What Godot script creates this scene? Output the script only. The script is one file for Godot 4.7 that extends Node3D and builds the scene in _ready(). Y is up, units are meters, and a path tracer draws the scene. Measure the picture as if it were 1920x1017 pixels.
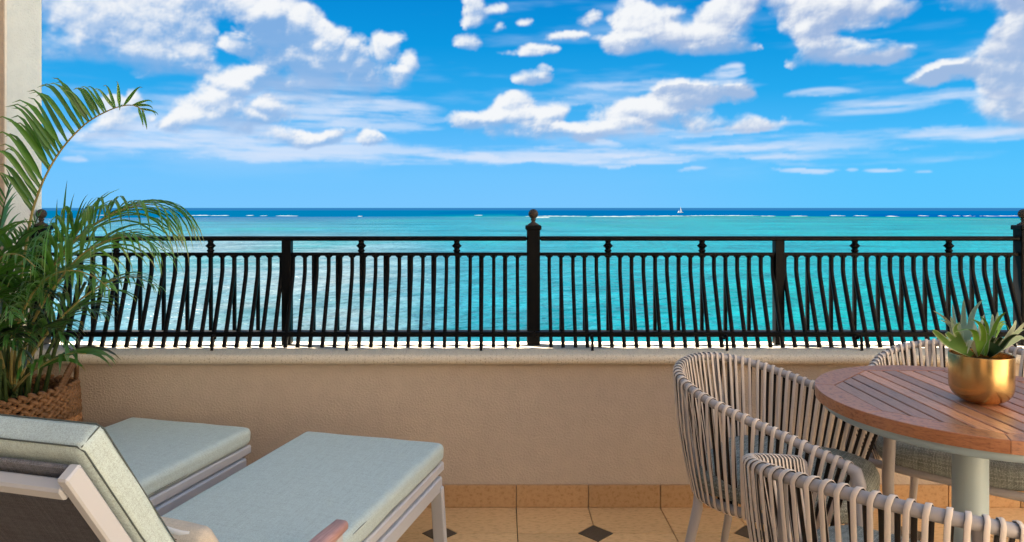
extends Node3D
# A covered sea-view terrace: camera, sky and sun first, then sea and building, then furniture and plants.
const F := 1316.0
const EYE := 1.27
const EXPO := 7.6
var rng := RandomNumberGenerator.new()
var M := {}

# ---------------------------------------------------------------- nodes
func tag(o: Node3D, label: String, category := "", group := "", kind := "") -> Node3D:
	if label: o.set_meta("label", label)
	if category: o.set_meta("category", category)
	if group: o.set_meta("group", group)
	if kind: o.set_meta("kind", kind)
	return o

func thing(called: String, at := Vector3.ZERO, turn := 0.0) -> Node3D:
	var o := Node3D.new()
	o.name = called
	add_child(o, true)
	o.position = at
	o.rotation.y = turn
	return o

func begin() -> SurfaceTool:
	var st := SurfaceTool.new()
	st.begin(Mesh.PRIMITIVE_TRIANGLES)
	return st

func finish(st: SurfaceTool) -> ArrayMesh:
	st.generate_normals()
	return st.commit()

func put(mesh: Mesh, called: String, mat: Material, parent: Node = null, at := Transform3D()) -> MeshInstance3D:
	var o := MeshInstance3D.new()
	o.name = called
	o.mesh = mesh
	o.material_override = mat
	o.transform = at
	(parent if parent else self).add_child(o, true)
	return o

func obj(st: SurfaceTool, called: String, mat: Material, parent: Node = null, at := Transform3D()) -> MeshInstance3D:
	return put(finish(st), called, mat, parent, at)

# a point of the place, given by its bearing (as pixels from the lens axis) and its distance
func at(px: float, py: float, d: float) -> Vector3:
	return Vector3((px - 940.0) / F * d, EYE - (py - 390.0) / F * d, -d)

# ---------------------------------------------------------------- shapes
func quad(st: SurfaceTool, a: Vector3, b: Vector3, c: Vector3, d: Vector3) -> void:
	st.add_vertex(a); st.add_vertex(c); st.add_vertex(b)
	st.add_vertex(a); st.add_vertex(d); st.add_vertex(c)

func tri(st: SurfaceTool, a: Vector3, b: Vector3, c: Vector3) -> void:
	st.add_vertex(a); st.add_vertex(c); st.add_vertex(b)

func out_tri(st: SurfaceTool, a: Vector3, b: Vector3, c: Vector3, mid: Vector3) -> void:
	if (b - a).cross(c - a).dot((a + b + c) / 3.0 - mid) > 0.0: tri(st, a, b, c)
	else: tri(st, a, c, b)

func out_quad(st: SurfaceTool, a: Vector3, b: Vector3, c: Vector3, d: Vector3, mid: Vector3) -> void:
	if (b - a).cross(c - a).dot((a + b + c + d) / 4.0 - mid) > 0.0: quad(st, a, b, c, d)
	else: quad(st, a, d, c, b)

# a box with chamfered edges
func box(st: SurfaceTool, size: Vector3, xf := Transform3D(), bev := 0.003) -> void:
	st.set_smooth_group(-1)
	var h := size / 2.0
	bev = minf(bev, minf(h.x, minf(h.y, h.z)) * 0.9)
	var v := func(s: Vector3, axis: int) -> Vector3:
		var p := h - Vector3.ONE * bev
		p[axis] = h[axis]
		return xf * (p * s)
	var mid := xf.origin
	for a in 3:
		var b := (a + 1) % 3
		var c := (a + 2) % 3
		for s in [-1.0, 1.0]:
			var q: Array[Vector3] = []
			for k in [[-1.0, -1.0], [1.0, -1.0], [1.0, 1.0], [-1.0, 1.0]]:
				var sg := Vector3.ZERO
				sg[a] = s; sg[b] = k[0]; sg[c] = k[1]
				q.append(v.call(sg, a))
			out_quad(st, q[0], q[1], q[2], q[3], mid)
			for t in [-1.0, 1.0]:
				var lo := Vector3.ZERO
				lo[a] = s; lo[b] = t; lo[c] = -1.0
				var hi := lo
				hi[c] = 1.0
				out_quad(st, v.call(lo, a), v.call(hi, a), v.call(hi, b), v.call(lo, b), mid)
	for i in 8:
		var sg := Vector3(1 if i & 1 else -1, 1 if i & 2 else -1, 1 if i & 4 else -1)
		out_tri(st, v.call(sg, 0), v.call(sg, 1), v.call(sg, 2), mid)

func bar(st: SurfaceTool, a: Vector3, b: Vector3, w: float, h: float, up := Vector3.UP, bev := 0.002) -> void:
	var z := (b - a).normalized()
	var x := up.cross(z).normalized()
	box(st, Vector3(w, h, a.distance_to(b)), Transform3D(Basis(x, z.cross(x), z), (a + b) / 2.0), bev)

# rows of points joined into a skin
func skin(st: SurfaceTool, rows: Array, closed_u := false, closed_v := false) -> void:
	var n := rows.size()
	var m: int = rows[0].size()
	for i in (n if closed_v else n - 1):
		var r: PackedVector3Array = rows[i]
		var s: PackedVector3Array = rows[(i + 1) % n]
		for j in (m if closed_u else m - 1):
			var k := (j + 1) % m
			quad(st, r[j], r[k], s[k], s[j])

func cap(st: SurfaceTool, ring: PackedVector3Array, flip := false) -> void:
	var mid := Vector3.ZERO
	for p in ring: mid += p / ring.size()
	for j in ring.size():
		var k := (j + 1) % ring.size()
		if flip: tri(st, mid, ring[k], ring[j])
		else: tri(st, mid, ring[j], ring[k])

# a shape carried along a path; sides, if given, holds the direction of the shape's x axis at each point
func sweep(st: SurfaceTool, path: PackedVector3Array, shape: PackedVector2Array, sides := PackedVector3Array(), scales := PackedFloat32Array(), closed := false, smooth := 1) -> void:
	var rows := []
	var n := path.size()
	var side := Vector3.ZERO
	for i in n:
		var fwd: Vector3
		if closed: fwd = (path[(i + 1) % n] - path[(i - 1 + n) % n]).normalized()
		else: fwd = (path[mini(i + 1, n - 1)] - path[maxi(i - 1, 0)]).normalized()
		if sides.size(): side = sides[i]
		elif side == Vector3.ZERO: side = (Vector3.UP if absf(fwd.y) < 0.9 else Vector3.RIGHT).cross(fwd)
		side = (side - fwd * side.dot(fwd)).normalized()
		var up := fwd.cross(side)
		var k := scales[i] if scales.size() else 1.0
		var ring := PackedVector3Array()
		for p in shape: ring.append(path[i] + (side * p.x + up * p.y) * k)
		rows.append(ring)
	st.set_smooth_group(smooth)
	skin(st, rows, true, closed)
	if not closed:
		st.set_smooth_group(-1)
		cap(st, rows[0], true)
		cap(st, rows[n - 1])

func circle(r: float, n := 10) -> PackedVector2Array:
	var c := PackedVector2Array()
	for i in n: c.append(Vector2(cos(TAU * i / n), sin(TAU * i / n)) * r)
	return c

func rect(w: float, h: float) -> PackedVector2Array:
	return PackedVector2Array([Vector2(w, h) / 2, Vector2(-w, h) / 2, Vector2(-w, -h) / 2, Vector2(w, -h) / 2])

func soft_rect(w: float, h: float, r: float, n := 3) -> PackedVector2Array:
	var c := PackedVector2Array()
	for k in 4:
		var o := Vector2(w / 2 - r, h / 2 - r) * Vector2(1 if k == 0 or k == 3 else -1, 1 if k < 2 else -1)
		for i in n + 1:
			var a := PI / 2 * (k + float(i) / n)
			c.append(o + Vector2(cos(a), sin(a)) * r)
	return c

func tube(st: SurfaceTool, path: PackedVector3Array, r: float, n := 10, closed := false, scales := PackedFloat32Array()) -> void:
	sweep(st, path, circle(r, n), PackedVector3Array(), scales, closed)

func lathe(st: SurfaceTool, profile: PackedVector2Array, n := 24, xf := Transform3D()) -> void:
	var rows := []
	for p in profile:
		var ring := PackedVector3Array()
		for i in n: ring.append(xf * Vector3(cos(TAU * i / n) * p.x, p.y, -sin(TAU * i / n) * p.x))
		rows.append(ring)
	st.set_smooth_group(1)
	skin(st, rows, true)

func smooth_path(pts: PackedVector3Array, n: int) -> PackedVector3Array:
	var c := Curve3D.new()
	c.bake_interval = 0.004
	for i in pts.size():
		var t := (pts[mini(i + 1, pts.size() - 1)] - pts[maxi(i - 1, 0)]) / 6.0
		c.add_point(pts[i], -t, t)
	var r := PackedVector3Array()
	for i in n: r.append(c.sample_baked(c.get_baked_length() * i / (n - 1.0), true))
	return r

# a cushion or block with rounded edges; bulge swells its large faces, wave crumples them
func pad(st: SurfaceTool, half: Vector3, r: float, bulge := Vector3.ZERO, wave := 0.0, n := 20, seed := 1) -> void:
	var noise := FastNoiseLite.new()
	noise.seed = seed
	noise.frequency = 5.0
	st.set_smooth_group(1)
	for a in 3:
		var b := (a + 1) % 3
		var c := (a + 2) % 3
		for s in [-1.0, 1.0]:
			var rows := []
			for i in n + 1:
				var row := PackedVector3Array()
				for j in n + 1:
					var p := Vector3.ZERO
					var u := i * 2.0 / n - 1.0
					var v := j * 2.0 / n - 1.0
					p[a] = s
					p[b] = signf(u) * (1.0 - pow(1.0 - absf(u), 1.8)) * s
					p[c] = signf(v) * (1.0 - pow(1.0 - absf(v), 1.8))
					var q := p * half
					var inner := q.clamp(-(half - Vector3.ONE * r), half - Vector3.ONE * r)
					q = inner + (q - inner).normalized() * r
					var w := Vector3((1 - p.y * p.y) * (1 - p.z * p.z) * p.x, (1 - p.x * p.x) * (1 - p.z * p.z) * p.y, (1 - p.x * p.x) * (1 - p.y * p.y) * p.z)
					q += w * bulge
					q += q.normalized() * noise.get_noise_3dv(q) * wave
					row.append(q)
				rows.append(row)
			skin(st, rows)

func inset(poly: PackedVector2Array, by: float) -> PackedVector2Array:
	var r := PackedVector2Array()
	var n := poly.size()
	var area := 0.0
	for i in n: area += poly[i].cross(poly[(i + 1) % n])
	for i in n:
		var e := (poly[i] - poly[(i - 1 + n) % n]).normalized()
		var f := (poly[(i + 1) % n] - poly[i]).normalized()
		var ne := Vector2(-e.y, e.x) * signf(area)
		var nf := Vector2(-f.y, f.x) * signf(area)
		var m := (ne + nf).normalized()
		r.append(poly[i] + m * by / maxf(0.35, m.dot(ne)))
	return r

# a flat outline in x and z raised from y0 to y1 with eased top edges
func prism(st: SurfaceTool, poly: PackedVector2Array, y0: float, y1: float, bev := 0.002) -> void:
	st.set_smooth_group(-1)
	var top := inset(poly, bev)
	var n := poly.size()
	var mid2 := Vector2.ZERO
	for p in poly: mid2 += p / n
	var mid := Vector3(mid2.x, (y0 + y1) / 2, mid2.y)
	for i in n:
		var j := (i + 1) % n
		var a := poly[i]
		var b := poly[j]
		out_quad(st, Vector3(a.x, y0, a.y), Vector3(b.x, y0, b.y), Vector3(b.x, y1 - bev, b.y), Vector3(a.x, y1 - bev, a.y), mid)
		out_quad(st, Vector3(a.x, y1 - bev, a.y), Vector3(b.x, y1 - bev, b.y), Vector3(top[j].x, y1, top[j].y), Vector3(top[i].x, y1, top[i].y), mid)
	var t := Geometry2D.triangulate_polygon(top)
	for i in range(0, t.size(), 3):
		out_tri(st, Vector3(top[t[i]].x, y1, top[t[i]].y), Vector3(top[t[i + 1]].x, y1, top[t[i + 1]].y), Vector3(top[t[i + 2]].x, y1, top[t[i + 2]].y), mid)
		out_tri(st, Vector3(poly[t[i]].x, y0, poly[t[i]].y), Vector3(poly[t[i + 1]].x, y0, poly[t[i + 1]].y), Vector3(poly[t[i + 2]].x, y0, poly[t[i + 2]].y), mid)

# ---------------------------------------------------------------- materials
func noise_tex(freq: float, colors: Array, kind := FastNoiseLite.TYPE_SIMPLEX_SMOOTH, octaves := 4, seed := 1, size := 512, stops := []) -> NoiseTexture2D:
	var n := FastNoiseLite.new()
	n.noise_type = kind
	n.frequency = freq
	n.seed = seed
	n.fractal_octaves = octaves
	if kind == FastNoiseLite.TYPE_CELLULAR:
		n.cellular_return_type = FastNoiseLite.RETURN_DISTANCE
		n.fractal_type = FastNoiseLite.FRACTAL_NONE
	var t := NoiseTexture2D.new()
	t.width = size
	t.height = size
	t.seamless = true
	t.noise = n
	var g := Gradient.new()
	g.offsets = PackedFloat32Array(stops) if stops.size() else PackedFloat32Array(range(colors.size()).map(func(i): return i / (colors.size() - 1.0)))
	g.colors = PackedColorArray(colors)
	t.color_ramp = g
	return t

func lin(r: float, g: float, b: float) -> Color:
	return Color(r, g, b).linear_to_srgb()

func mat(color: Color, rough := 0.6, metal := 0.0, spec := 0.5) -> StandardMaterial3D:
	var m := StandardMaterial3D.new()
	m.albedo_color = color
	m.roughness = rough
	m.metallic = metal
	m.metallic_specular = spec
	return m

func textured(m: StandardMaterial3D, tex: Texture2D, scale: Vector3, bump: Texture2D = null, depth := 0.1, world := true) -> StandardMaterial3D:
	m.albedo_texture = tex
	m.uv1_triplanar = true
	m.uv1_world_triplanar = world
	m.uv1_scale = scale
	if bump:
		m.heightmap_enabled = true
		m.heightmap_texture = bump
		m.heightmap_scale = depth
	return m

func weave(size: int, knit: int, contrast: float, seed: int, line := 0.30) -> Array:
	var r := RandomNumberGenerator.new()
	r.seed = seed
	var warp := []
	var weft := []
	for i in size:
		warp.append(r.randf_range(-1, 1))
		weft.append(r.randf_range(-1, 1))
	var slub := FastNoiseLite.new()
	slub.frequency = 0.02
	slub.seed = seed
	var im := Image.create(size, size, false, Image.FORMAT_RGB8)
	var hi := Image.create(size, size, false, Image.FORMAT_RGB8)
	for y in size:
		for x in size:
			var over := ((x / knit) + (y / knit)) % 2
			var v: float = 0.5 + contrast * (line * (weft[y / knit] if over else warp[x / knit]) + 0.55 * r.randf_range(-1, 1) + 0.35 * slub.get_noise_2d(x * (5.0 if over else 0.6), y * (0.6 if over else 5.0)))
			if knit > 3:
				v -= 0.3 * (pow(absf((x % knit) / float(knit) - 0.45) * 2, 3) + pow(absf((y % knit) / float(knit) - 0.45) * 2, 3))
			v = clampf(v + 0.46, 0.1, 1.0)
			im.set_pixel(x, y, Color(v, v, v))
			var h := sin(PI * (x % knit + 0.5) / knit) * sin(PI * (y % knit + 0.5) / knit) * (1.0 if over else 0.6)
			hi.set_pixel(x, y, Color(h, h, h))
	return [ImageTexture.create_from_image(im), ImageTexture.create_from_image(hi)]

func materials() -> void:
	var W := Color.WHITE
	var soft := noise_tex(0.012, [Color(0.955, 0.955, 0.955), Color(1, 1, 1)], FastNoiseLite.TYPE_SIMPLEX_SMOOTH, 5, 3)
	var peel := noise_tex(0.05, [Color.BLACK, Color(0.25, 0.25, 0.25), W], FastNoiseLite.TYPE_SIMPLEX_SMOOTH, 3, 9, 1024, [0.0, 0.5, 0.85])
	M.stucco = textured(mat(lin(0.585, 0.475, 0.37), 0.8, 0, 0.3), soft, Vector3.ONE * 1.7, peel, 0.18)
	M.cream = textured(mat(lin(0.95, 0.88, 0.76), 0.8, 0, 0.3), soft, Vector3.ONE * 1.3, peel, 0.22)  # lighter copy of the stucco paint; light on the pier reveal put in
	M.bounce_wall = mat(lin(0.60, 0.535, 0.45), 0.85, 0, 0.3)
	M.paving = mat(lin(0.52, 0.44, 0.34), 0.8, 0, 0.3)
	var pits := noise_tex(0.045, [Color(0.45, 0.38, 0.3), Color(0.93, 0.915, 0.89), W], FastNoiseLite.TYPE_SIMPLEX_SMOOTH, 5, 4, 1024, [0.16, 0.26, 0.7])
	M.travertine = textured(mat(lin(0.72, 0.64, 0.52), 0.75, 0, 0.3), pits, Vector3.ONE * 2.6, pits, 0.35)
	M.tiles = []
	var vein := noise_tex(0.012, [Color(0.84, 0.79, 0.72), Color(0.96, 0.945, 0.92), W, Color(0.92, 0.89, 0.84)], FastNoiseLite.TYPE_SIMPLEX, 6, 21, 1024)
	for k in 3:
		var t := textured(mat(lin(0.84, 0.54, 0.27) * [0.97, 1.0, 1.035][k], 0.42, 0, 0.4), vein, Vector3(1.6, 1.6, 4.4), vein, 0.07)
		t.uv1_offset = Vector3(0.13, 0.31, 0.71) * k
		t.metallic_specular = 0.5
		M.tiles.append(t)
	M.skirt = []
	for k in 3:
		var t := textured(mat(lin(0.55, 0.335, 0.165) * [0.95, 1.0, 1.05][k], 0.45, 0, 0.4), vein, Vector3(2.6, 2.6, 2.6), vein, 0.06)
		t.uv1_offset = Vector3(0.23, 0.41, 0.11) * k
		M.skirt.append(t)
	M.dark_tile = textured(mat(lin(0.10, 0.075, 0.055), 0.45, 0, 0.4), vein, Vector3.ONE * 4.0)
	M.grout = mat(lin(0.16, 0.10, 0.06), 0.9, 0, 0.2)
	M.iron = textured(mat(lin(0.0045, 0.0045, 0.0048), 0.45, 0, 0.22), soft, Vector3.ONE * 9.0, peel, 0.02)
	M.iron_worn = textured(mat(lin(0.10, 0.075, 0.055), 0.6, 0, 0.4), noise_tex(0.02, [Color(0.45, 0.4, 0.38), W], FastNoiseLite.TYPE_SIMPLEX, 5, 6), Vector3.ONE * 12.0)
	var w := weave(256, 2, 0.30, 5, 0.16)
	M.fabric = textured(mat(lin(0.60, 0.715, 0.70), 0.95, 0, 0.2), w[0], Vector3.ONE * 4.6, w[1], 0.02, false)
	M.fabric.rim_enabled = true
	M.fabric.rim = 0.4
	M.piping = mat(lin(0.10, 0.12, 0.115), 0.9, 0, 0.2)
	var k := weave(256, 8, 0.55, 8)
	M.knit = textured(mat(lin(0.50, 0.53, 0.48), 0.95, 0, 0.2), k[0], Vector3.ONE * 8.0, k[1], 0.16, false)
	var mesh := weave(256, 4, 0.5, 12)
	M.sling = textured(mat(lin(0.14, 0.145, 0.175), 0.6, 0, 0.4), mesh[0], Vector3.ONE * 7.0, mesh[1], 0.04, false)
	M.sling_hem = textured(mat(lin(0.30, 0.31, 0.36), 0.6, 0, 0.4), mesh[0], Vector3.ONE * 7.0, mesh[1], 0.04, false)
	M.powder = mat(lin(0.58, 0.59, 0.62), 0.38, 0, 0.5)
	M.arm_wood = textured(mat(lin(0.66, 0.40, 0.36), 0.4, 0, 0.4), noise_tex(0.02, [Color(0.8, 0.75, 0.75), W], FastNoiseLite.TYPE_SIMPLEX, 4, 7), Vector3(14, 14, 1.5), null, 0, false)
	M.pillow = textured(mat(lin(0.72, 0.62, 0.50), 0.95, 0, 0.2), w[0], Vector3.ONE * 7.0, w[1], 0.05, false)
	M.trim_white = mat(lin(0.75, 0.73, 0.70), 0.8, 0, 0.3)
	M.trim_brown = mat(lin(0.10, 0.06, 0.035), 0.9, 0, 0.2)
	M.strap = mat(Color.WHITE, 0.55, 0, 0.4)
	M.strap.vertex_color_use_as_albedo = true
	M.chair_tube = mat(lin(0.40, 0.365, 0.36), 0.42, 0, 0.5)
	M.woods = []
	var grain := noise_tex(0.016, [Color(0.55, 0.42, 0.36), Color(0.9, 0.84, 0.8), W, Color(0.78, 0.7, 0.66)], FastNoiseLite.TYPE_SIMPLEX, 6, 31, 1024)
	for i in 4:
		var t := textured(mat(lin(0.64, 0.30, 0.145) * [1.0, 0.82, 1.12, 0.92][i], 0.40, 0, 0.65), grain, Vector3(9, 9, 0.8), grain, 0.02)
		t.uv1_offset = Vector3(0.37, 0.21, 0.53) * i
		M.woods.append(t)
	M.rim_wood = textured(mat(lin(0.49, 0.19, 0.065), 0.40, 0, 0.65), grain, Vector3(2.2, 6, 2.2), grain, 0.02)
	for t in M.woods + [M.rim_wood]:
		t.clearcoat_enabled = true
		t.clearcoat = 0.35
		t.clearcoat_roughness = 0.3
	M.pedestal = mat(lin(0.42, 0.53, 0.57), 0.4, 0, 0.5)
	M.brass = textured(mat(lin(0.68, 0.44, 0.18), 0.24, 1.0), noise_tex(0.03, [Color(0.9, 0.9, 0.9), W], FastNoiseLite.TYPE_SIMPLEX, 4, 17), Vector3(3, 40, 3), null, 0, false)
	M.soil = mat(lin(0.02, 0.015, 0.01), 1.0, 0, 0.1)
	M.braids = []
	for i in 4: M.braids.append(textured(mat(lin(0.40, 0.21, 0.095) * [0.8, 1.0, 1.2, 0.92][i], 0.55, 0, 0.4), noise_tex(0.03, [Color(0.6, 0.55, 0.5), W], FastNoiseLite.TYPE_SIMPLEX, 4, 50 + i), Vector3(10, 40, 10)))
	M.leaf = mat(Color.WHITE, 0.32, 0, 0.65)
	M.leaf.vertex_color_use_as_albedo = true
	M.leaf.backlight_enabled = true
	M.leaf.backlight = Color(0.7, 0.7, 0.7)
	M.cane = mat(lin(0.045, 0.075, 0.018), 0.5, 0, 0.4)
	M.cane_pale = mat(lin(0.26, 0.23, 0.05), 0.5, 0, 0.4)
	M.rachis = mat(lin(0.38, 0.30, 0.10), 0.5, 0, 0.4)
	M.fern = mat(Color.WHITE, 0.6, 0, 0.3)
	M.fern.vertex_color_use_as_albedo = true
	M.fern.backlight_enabled = true
	M.fern.backlight = Color(0.25, 0.25, 0.25)
	M.sea = mat(Color.WHITE, 0.26, 0, 0.12)
	M.sea.vertex_color_use_as_albedo = true
	var ripple := noise_tex(0.012, [Color.BLACK, W], FastNoiseLite.TYPE_SIMPLEX_SMOOTH, 5, 77, 1024)
	M.sea.uv1_triplanar = true
	M.sea.uv1_world_triplanar = true
	M.sea.uv1_scale = Vector3(0.017, 0.017, 0.023)
	M.sea.heightmap_enabled = true
	M.sea.heightmap_texture = ripple
	M.sea.heightmap_scale = 90.0
	M.open_sea = mat(Color.WHITE, 0.5, 0, 0.0)
	M.open_sea.specular_mode = BaseMaterial3D.SPECULAR_DISABLED
	M.open_sea.vertex_color_use_as_albedo = true
	M.foam = mat(lin(0.13, 0.145, 0.155), 0.9, 0, 0.2)
	M.sail = mat(lin(0.30, 0.32, 0.34), 0.7, 0, 0.2)
	M.glass_dark = mat(lin(0.02, 0.022, 0.025), 0.1, 0, 0.5)

# ---------------------------------------------------------------- sky
# Clouds by bearing: the middle and size of each puff, then how solid and how grey it is.
const PUFFS := [
	[150,30,90,60,.9,.15],[230,50,110,75,1.,.2],[310,70,110,80,1.,.1],[350,25,80,45,.9,.2],[120,95,55,26,.7,.1],[370,115,60,34,.8,.1],[280,120,80,30,.7,.3],[200,105,50,24,.5,.4],
	[480,22,60,34,1.,0.],[545,40,60,45,1.,.0],[590,60,42,45,1.,.0],[525,85,70,50,.9,.75],[455,88,34,20,.9,.0],[620,100,34,50,1.,.0],[580,115,40,30,1.,.0],[635,130,60,45,.9,.6],[540,150,70,36,.7,.9],[600,165,80,34,.7,.9],
	[445,150,48,34,1.,.0],[415,180,52,38,1.,.0],[385,215,62,40,1.,.05],[345,235,40,26,.9,.1],[480,145,34,20,.7,.0],[440,235,70,26,.7,.5],
	[715,92,36,30,1.,.0],[735,75,24,18,.8,0.],[768,122,22,34,.8,0.],[745,150,32,22,.7,.1],[690,150,40,40,.7,.5],[660,110,30,40,.8,.2],
	[215,225,62,38,.9,.1],[255,185,26,16,.7,.0],[195,250,70,22,.6,.5],[285,222,14,12,.7,.0],
	[500,215,60,26,.7,.3],[540,262,60,20,.8,.05],[600,262,45,18,.8,.05],[700,265,26,16,.8,.05],[520,195,45,18,.7,.2],[640,248,60,14,.5,.3],
	[880,22,32,34,.9,.05],[884,80,28,17,1.,.0],[925,20,24,12,.5,.0],[935,52,16,10,.6,.0],[975,42,18,8,.5,.0],[1002,92,38,14,.9,.0],[975,100,40,7,.5,0.],[1060,66,48,9,.7,.0],[1100,72,40,9,.4,.0],[992,148,36,15,.6,.2],[1010,138,14,16,.5,.2],
	[952,205,52,30,1.,.0],[1000,220,44,24,.9,.0],[1040,218,40,28,.9,.0],[900,225,70,20,.9,.0],[1000,248,120,18,.9,.1],[1080,250,90,20,.9,.1],[1190,222,80,34,1.,.0],[1240,205,60,26,.9,.0],[1290,215,70,34,.9,.05],[1140,245,120,16,.8,.1],[1380,235,80,20,.7,.0],[1310,178,100,24,.8,.8],[1390,165,30,18,.5,.7],
	[1195,35,40,40,1.,.0],[1230,55,70,46,1.,.0],[1170,85,44,22,.9,.0],[1280,78,110,30,1.,.1],[1350,50,60,45,1.,.05],[1385,20,50,36,1.,.1],[1320,95,90,14,.8,.3],[1280,20,30,16,.5,0.],[1110,40,30,16,.5,0.],
	[1530,40,54,60,1.,.1],[1600,25,110,40,.9,.1],[1560,100,80,26,.9,.4],[1640,105,64,22,.9,.5],[1680,15,50,22,.7,.2],[1500,10,44,26,.8,.1],[1520,75,30,30,.8,.1],
	[1895,85,70,60,.8,.6],[1915,30,44,60,.8,.6],[1790,140,80,24,.7,.9],[1860,120,60,40,.7,.8],[1905,150,70,40,.8,.5],[1915,210,52,22,.7,1.],[1500,-70,150,80,1.,.15],[1700,-110,160,90,1.,.2],[1880,-60,130,80,1.,.3],[1300,-110,140,70,1.,.1],[1050,-150,150,70,.9,.1],[780,-170,140,70,.9,.1],[330,-80,170,90,1.,.15],[120,-90,140,90,1.,.2],[540,-60,110,60,1.,.1],[1600,-260,220,90,1.,.2],[1200,-280,200,90,.9,.1],[1900,-240,180,110,1.,.2],  # those above the view are added for the tabletop to reflect
]
const WISPS := [
	[720,205,110,18,.75],[690,235,130,14,.6],[800,222,60,6,.4],[1250,160,180,12,.6],[1100,190,160,10,.5],[1355,132,34,13,.9],[1340,140,30,8,.7],[1545,174,70,10,.7],[1720,185,200,12,.55],[1640,205,130,11,.65],[1840,180,110,12,.5],[1330,245,200,10,.7],[1800,252,120,13,.7],[1880,258,90,12,.5],[1300,283,200,7,.65],[1100,283,150,9,.6],[1000,297,150,9,.6],[880,294,80,9,.6],[1250,302,300,7,.6],[1130,268,34,8,.8],[1500,320,60,5,.75],[1298,320,34,5,.7],[1650,320,36,4,.7],[1725,322,22,3,.6],[1590,319,14,3,.6],[132,298,32,9,.7],[470,228,270,60,.5],[640,170,130,45,.4],[420,270,380,34,.55],[640,288,330,20,.6],[250,262,170,30,.6],[1500,270,340,18,.45],[1600,300,240,12,.3],[1150,292,420,20,.5],[700,300,400,10,.4],[560,190,150,40,.45],[980,60,0,0,0],
]

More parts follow.
